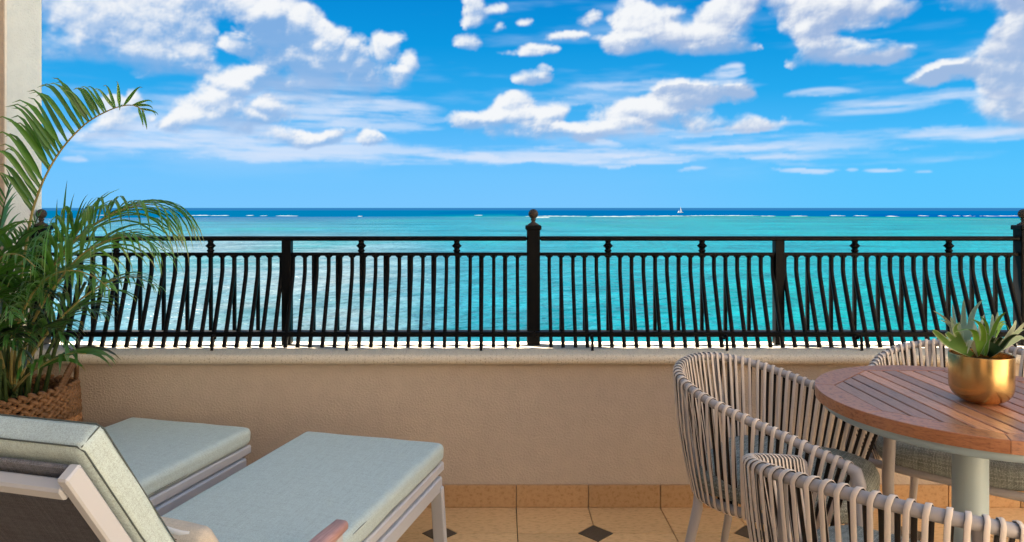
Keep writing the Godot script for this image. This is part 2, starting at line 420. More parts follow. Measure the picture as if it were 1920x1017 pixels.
func paint_sky(w: int, h: int, az0: float, az1: float, el1: float, el0: float, puffs: Array, wisps: Array) -> Image:
	var dense := PackedFloat32Array()
	dense.resize(w * h)
	var grey := dense.duplicate()
	var wisp := dense.duplicate()
	var tall := dense.duplicate()
	var sx := w / (az1 - az0)
	var sy := h / (el1 - el0)
	for list in [puffs, wisps]:
		for b in list:
			if b[2] <= 0.0: continue
			var cx: float = (b[0] - az0) * sx
			var cy: float = (b[1] - el1) / (el0 - el1) * h
			var rx: float = b[2] * sx
			var ry: float = b[3] * absf(sy)
			var a: float = b[4]
			for y in range(maxi(0, int(cy - ry)), mini(h, int(cy + ry) + 2)):
				var dy := (y + 0.5 - cy) / ry
				if dy > 0.0: dy *= 1.25
				for x in range(maxi(0, int(cx - rx)), mini(w, int(cx + rx) + 2)):
					var dx := (x + 0.5 - cx) / rx
					var q := 1.0 - dx * dx - dy * dy
					if q <= 0.0: continue
					var i := y * w + x
					if list == puffs:
						dense[i] = 1.0 - (1.0 - dense[i]) * (1.0 - q * a)
						tall[i] += q * a * 0.6
						grey[i] = maxf(grey[i], minf(1.0, q * 1.6) * b[5])
					else:
						wisp[i] = 1.0 - (1.0 - wisp[i]) * (1.0 - minf(1.0, q * 1.6) * a)
	var puffy := FastNoiseLite.new()
	puffy.seed = 11
	puffy.frequency = 0.24
	puffy.fractal_octaves = 7
	puffy.fractal_gain = 0.57
	var lumps := FastNoiseLite.new()
	lumps.seed = 5
	lumps.noise_type = FastNoiseLite.TYPE_CELLULAR
	lumps.cellular_return_type = FastNoiseLite.RETURN_DISTANCE
	lumps.frequency = 0.42
	lumps.fractal_octaves = 4
	lumps.fractal_gain = 0.55
	lumps.domain_warp_enabled = true
	lumps.domain_warp_amplitude = 1.6
	lumps.domain_warp_frequency = 0.4
	var streak := FastNoiseLite.new()
	streak.seed = 23
	streak.frequency = 0.16
	streak.fractal_octaves = 6
	streak.fractal_gain = 0.6
	var bend := FastNoiseLite.new()
	bend.seed = 71
	bend.frequency = 0.11
	bend.fractal_octaves = 4
	var soft := FastNoiseLite.new()
	soft.seed = 40
	soft.frequency = 0.09
	var lit := PackedFloat32Array()
	lit.resize(w * h)
	lit.fill(-1.0)
	var relief := lit.duplicate()
	var at_px := PackedInt32Array()
	at_px.resize(w * h)
	for y in h:
		var el := el1 + (el0 - el1) * (y + 0.5) / h
		for x in w:
			var i := y * w + x
			var az := az0 + (x + 0.5) / sx
			var wx := bend.get_noise_2d(az, el * 1.6)
			var wy := bend.get_noise_2d(az + 300.0, el * 1.6)
			var v := clampi(y + int(wy * 0.6 * absf(sy)), 0, h - 1) * w + clampi(x + int(wx * 1.5 * sx), 0, w - 1)
			at_px[i] = v
			if dense[v] <= 0.0: continue
			var n := puffy.get_noise_2d(az, el * 1.25)
			var l := lumps.get_noise_2d(az, el * 1.2)
			lit[i] = 1.25 * dense[v] + 0.85 * n - 0.26 * l - 0.30
			relief[i] = 1.3 * tall[v] + 0.40 * n - 0.42 * l
	var out := PackedFloat32Array()
	out.resize(w * h * 3)
	var ox := maxi(1, int(sx * 0.35))
	var oy := maxi(1, int(absf(sy) * 0.5))
	for y in h:
		var el := el1 + (el0 - el1) * (y + 0.5) / h
		for x in w:
			var i := y * w + x
			var az := az0 + (x + 0.5) / sx
			var c := air(el, az)
			var veil := streak.get_noise_2d(az * 0.22 + 70.0, el * 1.7) * 0.6 + soft.get_noise_2d(az * 0.5 + 30.0, el * 1.5) * 0.5
			c = c.lerp(Vector3(0.52, 0.72, 0.98), 0.42 * smoothstep(0.0, 0.55, veil) * (1.0 - smoothstep(22.0, 50.0, el)) * smoothstep(1.5, 5.0, el))
			var v := at_px[i]
			if wisp[v] > 0.0:
				var s := streak.get_noise_2d(az * 0.55, el * 6.0)
				var a := wisp[v] * smoothstep(-0.5, 0.55, s + wisp[v] * 0.4 - 0.12)
				c = c.lerp(Vector3(0.68, 0.79, 0.97), a)
			var d := lit[i]
			if d > -0.12:
				var wool := 0.5 + 0.5 * soft.get_noise_2d(az, el * 2.0)
				var under := clampf(dense[maxi(0, y - oy * 4) * w + x] - dense[mini(h - 1, y + oy * 3) * w + x], 0.0, 1.0)
				var a := smoothstep(-0.12, lerpf(0.28, 0.95, wool) + 0.9 * under, d)
				var j := maxi(0, y - oy) * w + maxi(0, x - ox)
				var k := maxi(0, y - oy / 3) * w + maxi(0, x - ox / 3)
				var m := mini(h - 1, y + oy * 3) * w + x
				var light := 0.57 + 0.95 * (relief[i] - relief[j]) + 1.0 * (relief[i] - relief[k]) - 0.70 * grey[v] - 0.22 * (1.0 - clampf(dense[m] * 2.0, 0.0, 1.0))
				light = smoothstep(-0.05, 0.95, light)
				var white := Vector3(0.93, 0.945, 0.965)
				var shade := Vector3(0.29, 0.47, 0.77).lerp(Vector3(0.46, 0.53, 0.72), smoothstep(-8.0, 15.0, az))
				c = c.lerp(shade.lerp(white, light), a * lerpf(0.74, 0.98, light))
			out[i * 3] = c.x
			out[i * 3 + 1] = c.y
			out[i * 3 + 2] = c.z
	return Image.create_from_data(w, h, false, Image.FORMAT_RGBF, out.to_byte_array())

# clear air by height in degrees; unseen upper air kept bright for fill
func air(el: float, az: float) -> Vector3:
	var stops := [[0.0, Vector3(0.195, 0.575, 1.0)], [2.6, Vector3(0.165, 0.56, 1.0)], [5.5, Vector3(0.105, 0.50, 0.97)], [9.0, Vector3(0.025, 0.40, 0.86)], [13.0, Vector3(0.004, 0.315, 0.76)], [17.0, Vector3(0.002, 0.25, 0.68)], [40.0, Vector3(0.006, 0.24, 0.64)], [90.0, Vector3(0.010, 0.21, 0.58)]]
	var c: Vector3 = stops[0][1]
	for i in range(1, stops.size()):
		if el > stops[i - 1][0]: c = stops[i - 1][1].lerp(stops[i][1], clampf((el - stops[i - 1][0]) / (stops[i][0] - stops[i - 1][0]), 0, 1))
	c.x *= lerpf(1.0, 0.62, smoothstep(5.0, 32.0, az)) * (1.0 if el > 0 else 0.8)
	return c

func sky_picture() -> Image:
	var puffs := []
	var wisps := []
	for list in [[PUFFS, puffs], [WISPS, wisps]]:
		for b in list[0]:
			var t := atan((b[0] - 940.0) / F)
			var e := []
			e.append(rad_to_deg(t))
			e.append(rad_to_deg(atan((390.0 - b[1]) / F * cos(t))))
			e.append(rad_to_deg(b[2] / F * cos(t) * cos(t)) * 1.12)
			e.append(rad_to_deg(b[3] / F * cos(t)) * 1.22)
			e.append(b[4])
			if b.size() > 5: e.append(b[5])
			list[1].append(e)
	rng.seed = 404
	for k in 260:                     # unseen clouds, added thickly to raise the fill light
		var az := rng.randf_range(-180, 180)
		var el := rng.randf_range(3, 80)
		if absf(az) < 43 and el < 21: continue
		for j in rng.randi_range(2, 6):
			var wide := rng.randf_range(2, 7) / maxf(0.3, cos(deg_to_rad(el)))
			puffs.append([az + rng.randf_range(-8, 8), el + rng.randf_range(-2, 2), wide, rng.randf_range(1.5, 4), 1.0, rng.randf_range(0, 0.5)])
	var full := paint_sky(1024, 262, -180, 180, 90, -2.1, puffs, wisps)
	var all := Image.create(1024, 512, false, Image.FORMAT_RGBF)
	var low := air(0, 0)
	all.fill(Color(low.x, low.y, low.z) * 0.8)
	all.blit_rect(full, Rect2i(0, 0, 1024, 262), Vector2i.ZERO)
	all.resize(4096, 2048, Image.INTERPOLATE_BILINEAR)
	var k := 4096.0 / 360.0
	var x0 := int((180 - 41) * k)
	var x1 := int((180 + 41) * k)
	var y0 := int((90 - 20) * k)
	var y1 := 1030
	var near := paint_sky(x1 - x0, y1 - y0, x0 / k - 180, x1 / k - 180, 90 - y0 / k, 90 - y1 / k, puffs, wisps)
	all.blit_rect(near, Rect2i(0, 0, x1 - x0, y1 - y0), Vector2i(x0, y0))
	var turned := Image.create(4096, 2048, false, Image.FORMAT_RGBF)   # the picture's edge lies straight ahead
	turned.blit_rect(all, Rect2i(0, 0, 2048, 2048), Vector2i(2048, 0))
	turned.blit_rect(all, Rect2i(2048, 0, 2048, 2048), Vector2i.ZERO)
	return turned

func _ready() -> void:
	rng.seed = 7
	var cam := Camera3D.new()
	cam.name = "camera"
	cam.projection = Camera3D.PROJECTION_FRUSTUM
	cam.near = 0.05
	cam.far = 90000.0
	cam.size = 1017.0 / F * cam.near
	cam.frustum_offset = Vector2(20.0 / F, -118.5 / F) * cam.near
	cam.position = Vector3(0, EYE, 0)
	add_child(cam)
	cam.current = true
	var env := Environment.new()
	env.background_mode = Environment.BG_SKY
	env.sky = Sky.new()
	var pano := PanoramaSkyMaterial.new()
	pano.panorama = ImageTexture.create_from_image(sky_picture())
	env.sky.sky_material = pano
	env.background_energy_multiplier = 1.0 / EXPO
	env.tonemap_mode = Environment.TONE_MAPPER_LINEAR
	env.tonemap_exposure = EXPO
	env.sdfgi_enabled = true
	env.ssao_enabled = true
	env.ssil_enabled = true
	var we := WorldEnvironment.new()
	we.name = "world_environment"
	we.environment = env
	add_child(we)
	var sun := DirectionalLight3D.new()
	sun.name = "sun"
	sun.light_energy = 1.5
	sun.light_color = Color(1.0, 0.95, 0.87)
	sun.light_angular_distance = 0.5
	sun.shadow_enabled = true
	add_child(sun)
	var az := deg_to_rad(-70.0)
	var el := deg_to_rad(50.0)
	var to_sun := Vector3(sin(az) * cos(el), sin(el), -cos(az) * cos(el))
	sun.look_at_from_position(to_sun * 50.0, Vector3.ZERO, Vector3.UP)
	materials()
	sea()
	building()
	railing()
	round_table()
	dining_chairs()
	loungers()
	palm()
	fern_pot()
	sailboat()

# ---------------------------------------------------------------- sea
const SEA := -11.8
func sea() -> void:
	var a := FastNoiseLite.new()
	a.seed = 3
	a.frequency = 0.006
	a.fractal_octaves = 5
	var b := FastNoiseLite.new()
	b.seed = 14
	b.frequency = 0.05
	b.fractal_octaves = 4
	var st := begin()
	st.set_smooth_group(1)
	var rows := []
	var tints := []
	var r := 14.0
	while r < 62000.0:
		var row := PackedVector3Array()
		var tint := PackedColorArray()
		for j in 261:
			var t := deg_to_rad(-65.0 + j * 0.5)
			var x := sin(t) * r
			var z := -cos(t) * r
			row.append(Vector3(x, SEA, z))
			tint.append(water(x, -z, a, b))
		rows.append(row)
		tints.append(tint)
		r *= 1.013 if r < 2500 else 1.08
	var cut := 0
	for i in rows.size():
		if -rows[i][130].z < 1050.0: cut = i
	for part in [["sea", 0, cut, M.sea, "turquoise lagoon inside the reef"], ["open_sea", cut, rows.size() - 1, M.open_sea, "deep blue sea beyond the reef, out to the horizon"]]:
		st = begin()
		for i in range(part[1], part[2] + 1):
			for j in 261:
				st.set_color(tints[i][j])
				st.set_normal(Vector3.UP)
				st.add_vertex(rows[i][j])
		for i in part[2] - part[1]:
			for j in 260:
				var k: int = i * 261 + j
				for n in [k, k + 262, k + 1, k, k + 261, k + 262]: st.add_index(n)
		tag(put(st.commit(), part[0], part[3]), part[4], "", "", "structure")
	# breakers along the reef
	rng.seed = 91
	var runs := [[985, 1100, 406.0], [1105, 1190, 406.5], [1170, 1290, 405.5], [1285, 1420, 405.0], [1425, 1450, 405.5], [1480, 1510, 405.5], [1555, 1580, 405], [1600, 1622, 405], [1660, 1680, 406], [1720, 1735, 405], [1757, 1768, 405.5], [1787, 1800, 405.2], [1808, 1820, 405.5], [1840, 1862, 405.3], [1868, 1905, 405.2], [355, 395, 404.5], [398, 430, 404.8], [465, 476, 404.6], [490, 502, 405], [520, 560, 405.3], [672, 680, 406], [150, 170, 403], [185, 205, 404], [1000, 1030, 408.5], [890, 905, 404]]
	for run in runs:
		var s := begin()
		s.set_smooth_group(1)
		var line := []
		var n := maxi(6, int((run[1] - run[0]) / 4))
		for i in n + 1:
			var f := float(i) / n
			var d: float = (EYE - SEA) * F / (run[2] - 390.0) * (1.0 + 0.02 * a.get_noise_1d(i * 9.0 + run[0]))
			var x: float = (lerpf(run[0], run[1], f) - 940.0) / F * d
			var high := (0.25 + 0.75 * rng.randf()) * pow(sin(PI * clampf(f, 0.03, 0.97)), 0.4)
			line.append(PackedVector3Array([Vector3(x, SEA - 0.2, -d + 16), Vector3(x, SEA + high * 0.45, -d + 9), Vector3(x, SEA + high, -d + 1), Vector3(x, SEA + high * 0.4, -d - 3), Vector3(x, SEA - 0.2, -d - 6)]))
		skin(s, line)
		tag(obj(s, "breaking_wave", M.foam), "white surf breaking on the reef", "", "", "structure")

func water(x: float, d: float, a: FastNoiseLite, b: FastNoiseLite) -> Color:
	var r := sqrt(x * x + d * d)
	var n := a.get_noise_2d(x, d * 0.8)
	var m := b.get_noise_2d(x, d * 1.6)
	var right := smoothstep(-0.35, 0.5, x / r)
	var deep := Color(0.002, 0.0285, 0.072).lerp(Color(0.002, 0.0235, 0.076), right)
	deep = deep.lerp(Color(0.0058, 0.030, 0.078), smoothstep(1600, 6000, r))  # horizon haze put into the far water's colour
	var reef := Color(0.004, 0.043, 0.072).lerp(Color(0.006, 0.050, 0.058), right)
	var lagoon := Color(0.009, 0.064, 0.094).lerp(Color(0.0, 0.066, 0.084), right)
	var edge := 1180.0 + 160.0 * a.get_noise_1d(x * 0.25) - 420.0 * (1.0 - smoothstep(-0.25, 0.02, x / r))
	var c := lagoon.lerp(reef, smoothstep(450, 1050, r + 300 * n) * 0.75)
	c = c.lerp(Color(0.0006, 0.046, 0.068), smoothstep(0.12, 0.5, n) * 0.55 * smoothstep(120, 300, r))
	c = c.lerp(Color(0.0035, 0.075, 0.078), smoothstep(0.05, 0.45, -n) * 0.5)
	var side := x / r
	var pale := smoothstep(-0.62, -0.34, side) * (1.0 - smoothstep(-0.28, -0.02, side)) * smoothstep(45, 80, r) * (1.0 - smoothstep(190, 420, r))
	c = c.lerp(Color(0.070, 0.098, 0.113), clampf(pale * (0.85 + 1.1 * n + 0.5 * m), 0.0, 0.95))  # paler colour stands in for the sheen on the left water
	var near := b.get_noise_2d(x * 4.0, d * 7.0) * (1.0 - smoothstep(150, 420, r))
	var wide := b.get_noise_2d(x * 0.35, d * 1.1)
	c = c * (1.0 + 0.30 * m + 0.30 * near + 0.28 * wide + 0.34 * b.get_noise_2d(x * 0.07, d * 0.42) * smoothstep(150, 350, r))
	c = c.lerp(deep, smoothstep(edge * 0.90, edge * 1.03, r) if right > 0.4 else smoothstep(edge * 0.6, edge * 1.5, r))
	c.a = 1.0
	return c

func sailboat() -> void:
	var o := thing("sailboat", Vector3(462, SEA, -1810), -0.5)
	tag(o, "white sailboat under sail on the deep water beyond the reef", "sailboat")
	var st := begin()
	st.set_smooth_group(1)
	var rows := []
	for i in 13:
		var f := i / 12.0
		var w := 1.9 * sqrt(maxf(0.0, 1.0 - pow(absf(f - 0.4) / 0.62, 2.4)))
		var y := 1.5 + 0.5 * (f - 0.4) * (f - 0.4) * 4
		var z := -7.5 + 15.0 * f
		rows.append(PackedVector3Array([Vector3(-w, y, z), Vector3(-w * 0.85, 0.5, z), Vector3(0, -0.4, z), Vector3(w * 0.85, 0.5, z), Vector3(w, y, z), Vector3(0, y + 0.15, z)]))
	skin(st, rows, true)
	obj(st, "hull", M.sail, o, Transform3D(Basis(Vector3.UP, PI / 2), Vector3.ZERO))
	st = begin()
	tube(st, PackedVector3Array([Vector3(0.4, 1.4, 0), Vector3(0.0, 17.0, 0)]), 0.12, 8)
	tube(st, PackedVector3Array([Vector3(0.4, 2.6, 0), Vector3(5.6, 2.5, 0.6)]), 0.1, 8)
	obj(st, "mast", M.sail, o)
	for s in [["mainsail", [Vector3(0.5, 2.8, 0), Vector3(5.4, 2.8, 0.6), Vector3(0.1, 16.6, 0)], 0.7], ["jib", [Vector3(-0.6, 2.4, 0.3), Vector3(-6.6, 1.9, 0), Vector3(-3.2, 6.6, 0.2)], 0.6]]:
		st = begin()
		st.set_smooth_group(1)
		var g := []
		for i in 9:
			var row := PackedVector3Array()
			for j in 7:
				var u := i / 8.0
				var v := j / 6.0
				var p: Vector3 = s[1][0].lerp(s[1][1], v).lerp(s[1][2], u)
				row.append(p + Vector3(0, 0, s[2] * sin(PI * v) * (1 - u)))
			g.append(row)
		skin(st, g)
		obj(st, s[0], M.sail, o)

# ---------------------------------------------------------------- building
const WALL_Z := -2.98
const LEDGE := 0.655
const EAST := 4.58
func building() -> void:
	var st := begin()
	box(st, Vector3(12, 0.2, 9.4), Transform3D(Basis(), Vector3(1, -0.112, 1.72)), 0.0)
	var floor_node := tag(obj(st, "floor", M.grout), "terrace floor of sand-coloured stone tiles with small dark diamonds", "", "", "structure")
	# tiles: square, two opposite corners cut off where a dark diamond sits
	var s := 0.305
	var cut := 0.0687
	var g := 0.0016
	var kinds := []
	for depth in [s, 0.236]:
		for turn in 2:
			var a := s / 2 - g
			var b: float = depth / 2 - g
			var p := PackedVector2Array()
			if depth == s:
				if turn == 0: p = PackedVector2Array([Vector2(-a + cut, -b), Vector2(a, -b), Vector2(a, b - cut), Vector2(a - cut, b), Vector2(-a, b), Vector2(-a, -b + cut)])
				else: p = PackedVector2Array([Vector2(-a, -b), Vector2(a - cut, -b), Vector2(a, -b + cut), Vector2(a, b), Vector2(-a + cut, b), Vector2(-a, b - cut)])
			elif turn == 0: p = PackedVector2Array([Vector2(-a, -b), Vector2(a, -b), Vector2(a, b - cut), Vector2(a - cut, b), Vector2(-a, b)])
			else: p = PackedVector2Array([Vector2(-a, -b), Vector2(a, -b), Vector2(a, b), Vector2(-a + cut, b), Vector2(-a, b - cut)])
			var t := begin()
			prism(t, p, -0.01, 0.0, 0.0012)
			kinds.append(finish(t))
	var d := begin()
	var q := cut - 0.0012
	prism(d, PackedVector2Array([Vector2(q, 0), Vector2(0, q), Vector2(-q, 0), Vector2(0, -q)]), -0.01, 0.0, 0.0012)
	var diamond := finish(d)
	var z1 := -2.74
	rng.seed = 2
	for j in range(-1, 6):
		for i in range(-8, 9):
			var x := 0.063 + s * (i + 0.5)
			var even := posmod(i + j, 2) == 0
			var z := z1 + s * (j + 0.5) if j >= 0 else z1 - 0.118
			var mesh: Mesh = kinds[(1 if even else 0) + (0 if j >= 0 else 2)]
			put(mesh, "tile", M.tiles[rng.randi() % 3], floor_node, Transform3D(Basis(), Vector3(x, rng.randf_range(-0.0006, 0.0006), z)))
			if j >= 0 and posmod(i + j, 2) == 1:
				put(diamond, "diamond_tile", M.dark_tile, floor_node, Transform3D(Basis(), Vector3(0.063 + s * i, 0, z1 + s * j)))
	# the rest of the paving, out of sight behind the camera
	st = begin()
	box(st, Vector3(10.5, 0.01, 7.2), Transform3D(Basis(), Vector3(1, -0.005, -0.899 + 3.6)), 0.0)
	tag(obj(st, "paving", M.paving, floor_node), "", "", "", "stuff")

	var wall := thing("parapet_wall", Vector3(0, 0, WALL_Z))
	tag(wall, "low tan stucco parapet wall with a rounded stone coping under the railing", "wall")
	st = begin()
	box(st, Vector3(EAST + 2.106, 0.63, 0.235), Transform3D(Basis(), Vector3((EAST - 2.106) / 2, 0.298, -0.1175)), 0.0)
	box(st, Vector3(9, 12, 0.2), Transform3D(Basis(), Vector3(1, -6.02, -0.13)), 0.0)
	obj(st, "stucco", M.stucco, wall)
	st = begin()
	var prof := PackedVector2Array()
	for i in 9:
		var a := PI / 2 - PI * i / 8.0
		prof.append(Vector2(0.028 + cos(a) * 0.022, 0.6335 + sin(a) * (0.0215 if a > 0 else 0.0215)))
	prof.append(Vector2(-0.26, 0.612))
	for i in 5:
		var a := -PI / 2 - PI * i / 4.0
		prof.append(Vector2(-0.262 + cos(a) * 0.018, 0.6315 + sin(a) * 0.0195))
	var rows := []
	for x in [-2.106, -0.9, 0.4, 1.7, 3.0, EAST]:
		var ring := PackedVector3Array()
		for p in prof: ring.append(Vector3(x, p.y, p.x))
		rows.append(ring)
	st.set_smooth_group(1)
	skin(st, rows, true)
	st.set_smooth_group(-1)
	cap(st, rows[0]); cap(st, rows[5])
	obj(st, "coping", M.travertine, wall)
	st = begin()
	box(st, Vector3(s - 0.003, 0.095, 0.011), Transform3D(), 0.0015)
	var skirt := finish(st)
	for i in range(-7, 15):
		put(skirt, "baseboard_tile", M.skirt[rng.randi() % 3], wall, Transform3D(Basis(), Vector3(0.063 + s * (i + 0.5), 0.0485, 0.0065)))

	var pier := thing("pier", Vector3(-2.106, 0, -3.1))
	tag(pier, "tall cream stucco pier at the left end of the railing behind the palm", "pillar")
	st = begin()
	box(st, Vector3(1.6, 7.0, 0.238), Transform3D(Basis(), Vector3(-0.8, 3.5, 0.0)), 0.006)
	obj(st, "stucco", M.cream, pier)
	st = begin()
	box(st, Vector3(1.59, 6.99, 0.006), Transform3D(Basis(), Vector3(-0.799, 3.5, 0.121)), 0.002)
	obj(st, "front_shade_skin", M.stucco, pier)  # pier is one paint; the shade on its front is this tan skin
	st = begin()
	box(st, Vector3(1.0, 7.0, 0.238), Transform3D(Basis(), Vector3.ZERO), 0.006)
	tag(obj(st, "end_pier", M.cream, null, Transform3D(Basis(), Vector3(EAST + 0.5, 3.5, -3.1))), "cream stucco pier closing the far right end of the terrace", "pillar")
	st = begin()
	box(st, Vector3(0.2, 4.2, 4.9), Transform3D(Basis(), Vector3.ZERO), 0.006)
	tag(obj(st, "added_shade_wall", M.stucco, null, Transform3D(Basis(), Vector3(-2.62, 2.1, -0.52))), "added unseen tan wall that shades the left of the terrace", "wall")  # added out of view to darken the left side
	st = begin()
	box(st, Vector3(10.5, 0.25, 3.0), Transform3D(Basis(), Vector3.ZERO), 0.01)
	tag(obj(st, "added_shade_slab", M.cream, null, Transform3D(Basis(), Vector3(-4.0, 7.127, -4.90 + 1.5))), "added unseen roof slab placed to keep the sun off the seats", "roof")  # unseen slab, added and sized to block the sun
	st = begin()
	box(st, Vector3(0.3, 4.4, 7.4), Transform3D(Basis(), Vector3.ZERO), 0.006)
	tag(obj(st, "added_fill_wall", M.bounce_wall, null, Transform3D(Basis(), Vector3(5.8, 2.2, 0.75))), "added unseen wall whose sunlit face fills the terrace from the right", "building")  # added out of view as a warm sunlit bounce surface
	var bounce_front := thing("added_bounce_front", Vector3(0.7, 0, 4.6))
	tag(bounce_front, "added unseen front with a dark panel, bouncing sunlight towards the parapet", "building")  # added behind the camera to bounce sunlight onto the parapet
	st = begin()
	for b in [[Vector3(5.0, 3.6, 0.3), Vector3(-3.6, 1.8, 0)], [Vector3(5.0, 3.6, 0.3), Vector3(3.6, 1.8, 0)], [Vector3(2.2, 1.3, 0.3), Vector3(0, 2.95, 0)]]: box(st, b[0], Transform3D(Basis(), b[1]), 0.0)
	obj(st, "wall", M.bounce_wall, bounce_front)
	st = begin()
	box(st, Vector3(2.2, 2.3, 0.04), Transform3D(Basis(), Vector3(0, 1.15, 0.08)), 0.002)
	obj(st, "door", M.glass_dark, bounce_front)  # dark panel added for the brass pot to reflect
	st = begin()
	box(st, Vector3(2.1, 3.4, 3.7), Transform3D(Basis(), Vector3.ZERO), 0.006)
	tag(obj(st, "added_light_block", M.stucco, null, Transform3D(Basis(), Vector3(-1.47, 1.7, 2.45))), "added unseen block that keeps rear light off the loungers", "building")  # unseen mass added to cut the light from behind the loungers

# ---------------------------------------------------------------- railing
func railing() -> void:
	var z0 := -3.17
	var R := thing("balcony_railing", Vector3(0, LEDGE, z0))
	tag(R, "black wrought iron railing with bowed balusters and ball topped posts on the coping", "railing")
	var y := func(h: float) -> float: return h - LEDGE
	var posts := [-2.079, 0.1445, 2.36, 4.53]
	var st := begin()
	box(st, Vector3(0.058, 1.172 - LEDGE, 0.058), Transform3D(Basis(), Vector3(0, (1.172 - LEDGE) / 2, 0)), 0.003)
	var post := finish(st)
	st = begin()
	box(st, Vector3(0.071, 0.022, 0.071), Transform3D(Basis(), Vector3(0, y.call(1.181), 0)), 0.004)
	var collar := finish(st)
	st = begin()
	var prof := PackedVector2Array([Vector2(0.026, 1.19), Vector2(0.025, 1.196), Vector2(0.018, 1.2), Vector2(0.010, 1.205), Vector2(0.0085, 1.211), Vector2(0.012, 1.216), Vector2(0.0125, 1.2185), Vector2(0.009, 1.222)])
	for i in 11:
		var a := -PI / 2 + 0.5 + (PI - 0.5) * i / 10.0
		prof.append(Vector2(cos(a) * 0.0222, 1.2425 + sin(a) * 0.0222))
	for i in prof.size(): prof[i].y -= LEDGE
	lathe(st, prof, 24)
	var ball := finish(st)
	st = begin()
	box(st, Vector3(0.041, 1.125 - LEDGE, 0.041), Transform3D(Basis(), Vector3(0, (1.125 - LEDGE) / 2, 0)), 0.002)
	var slim := finish(st)
	for i in posts.size():
		var p := put(post, "post", M.iron, R, Transform3D(Basis(), Vector3(posts[i], 0, 0)))
		put(collar, "post_cap", M.iron, p)
		put(ball, "ball_finial", M.iron_worn, p)
	# one baluster: upright below the middle rail, then bowed in towards the terrace
	st = begin()
	var path := PackedVector3Array()
	for k in [[1.056, 0.0], [1.02, 0.0], [0.99, 0.0], [0.965, 0.005], [0.94, 0.0135], [0.915, 0.0225], [0.89, 0.031], [0.85, 0.0455], [0.80, 0.064], [0.74, 0.0865], [0.662, 0.117]]: path.append(Vector3(0, y.call(k[0]), k[1]))
	var side := PackedVector3Array()
	for k in path: side.append(Vector3.RIGHT)
	sweep(st, path, soft_rect(0.0155, 0.0155, 0.002, 1), side, PackedFloat32Array(), false, 1)
	# weld fillets below the rail
	for sgn in [-1.0, 1.0]: box(st, Vector3(0.012, 0.005, 0.013), Transform3D(Basis(Vector3.BACK, sgn * 0.75), Vector3(sgn * 0.0105, y.call(1.05), 0)), 0.001)
	var baluster := finish(st)
	st = begin()
	box(st, Vector3(0.0150, 1.056 - 0.714, 0.0150), Transform3D(Basis(), Vector3(0, y.call((1.056 + 0.714) / 2), -0.003)), 0.0015)
	var picket := finish(st)
	st = begin()
	prof = PackedVector2Array([Vector2(0.012, 1.124), Vector2(0.0135, 1.118), Vector2(0.0115, 1.114), Vector2(0.0125, 1.110), Vector2(0.0165, 1.1045), Vector2(0.0225, 1.0995), Vector2(0.0225, 1.0975), Vector2(0.0165, 1.0925), Vector2(0.0125, 1.087), Vector2(0.0115, 1.0835), Vector2(0.016, 1.079), Vector2(0.0165, 1.075), Vector2(0.0125, 1.071), Vector2(0.012, 1.066)])
	for i in prof.size(): prof[i].y -= LEDGE
	lathe(st, prof, 16)
	var knob := finish(st)
	st = begin()
	var lug := PackedVector3Array()
	for i in 8:
		var a := PI * i / 7.0
		lug.append(Vector3(0, 0.045 + sin(a) * 0.018, 0.118 - cos(a) * 0.016 + 0.014))
	lug.insert(0, Vector3(0, 0.05, 0.112))
	lug.append(Vector3(0, 0.0, 0.149))
	sweep(st, lug, rect(0.011, 0.006), PackedVector3Array(), PackedFloat32Array(), false, 1)
	var anchor := finish(st)
	for i in posts.size() - 1:
		var a: float = posts[i]
		var b: float = posts[i + 1]
		var mid := (a + b) / 2
		var rails := [["top_rail", Vector3(b - a - 0.058, 0.020, 0.050), 1.1315, 0.0, 0.006], ["middle_rail", Vector3(b - a - 0.058, 0.014, 0.030), 1.061, 0.0, 0.0015], ["rear_bottom_rail", Vector3(b - a - 0.058, 0.014, 0.030), 0.709, -0.003, 0.0015], ["front_bottom_rail", Vector3(b - a - 0.006, 0.022, 0.022), 0.7165, 0.0955, 0.002]]
		for r in rails:
			st = begin()
			box(st, r[1], Transform3D(), r[4])
			obj(st, r[0], M.iron, R, Transform3D(Basis(), Vector3(mid, y.call(r[2]), r[3])))
		put(slim, "slim_post", M.iron, R, Transform3D(Basis(), Vector3(mid, 0, 0)))
		var n := 40
		var step := (b - a - 0.144) / (n - 1)
		for k in n: put(baluster, "baluster", M.iron, R, Transform3D(Basis(), Vector3(a + 0.072 + step * k + rng.randf_range(-0.0008, 0.0008), 0, 0)))
		for half in 2:
			for k in 9:
				var x: float = (a + 0.072 + step * (1 + 2 * k)) if half == 0 else (b - 0.072 - step * (1 + 2 * k))
				if i == 0 and half == 1: x = b - 0.130 - 0.1079 * k
				put(picket, "picket", M.iron, R, Transform3D(Basis(), Vector3(x, 0, 0)))
				if k == 2 or k == 6: put(knob, "ornament", M.iron, R, Transform3D(Basis(), Vector3(x, 0, 0)))
		for k in 4: put(anchor, "anchor_lug", M.iron, R, Transform3D(Basis(), Vector3(mid - 0.86 + 0.58 * k, 0, 0)))

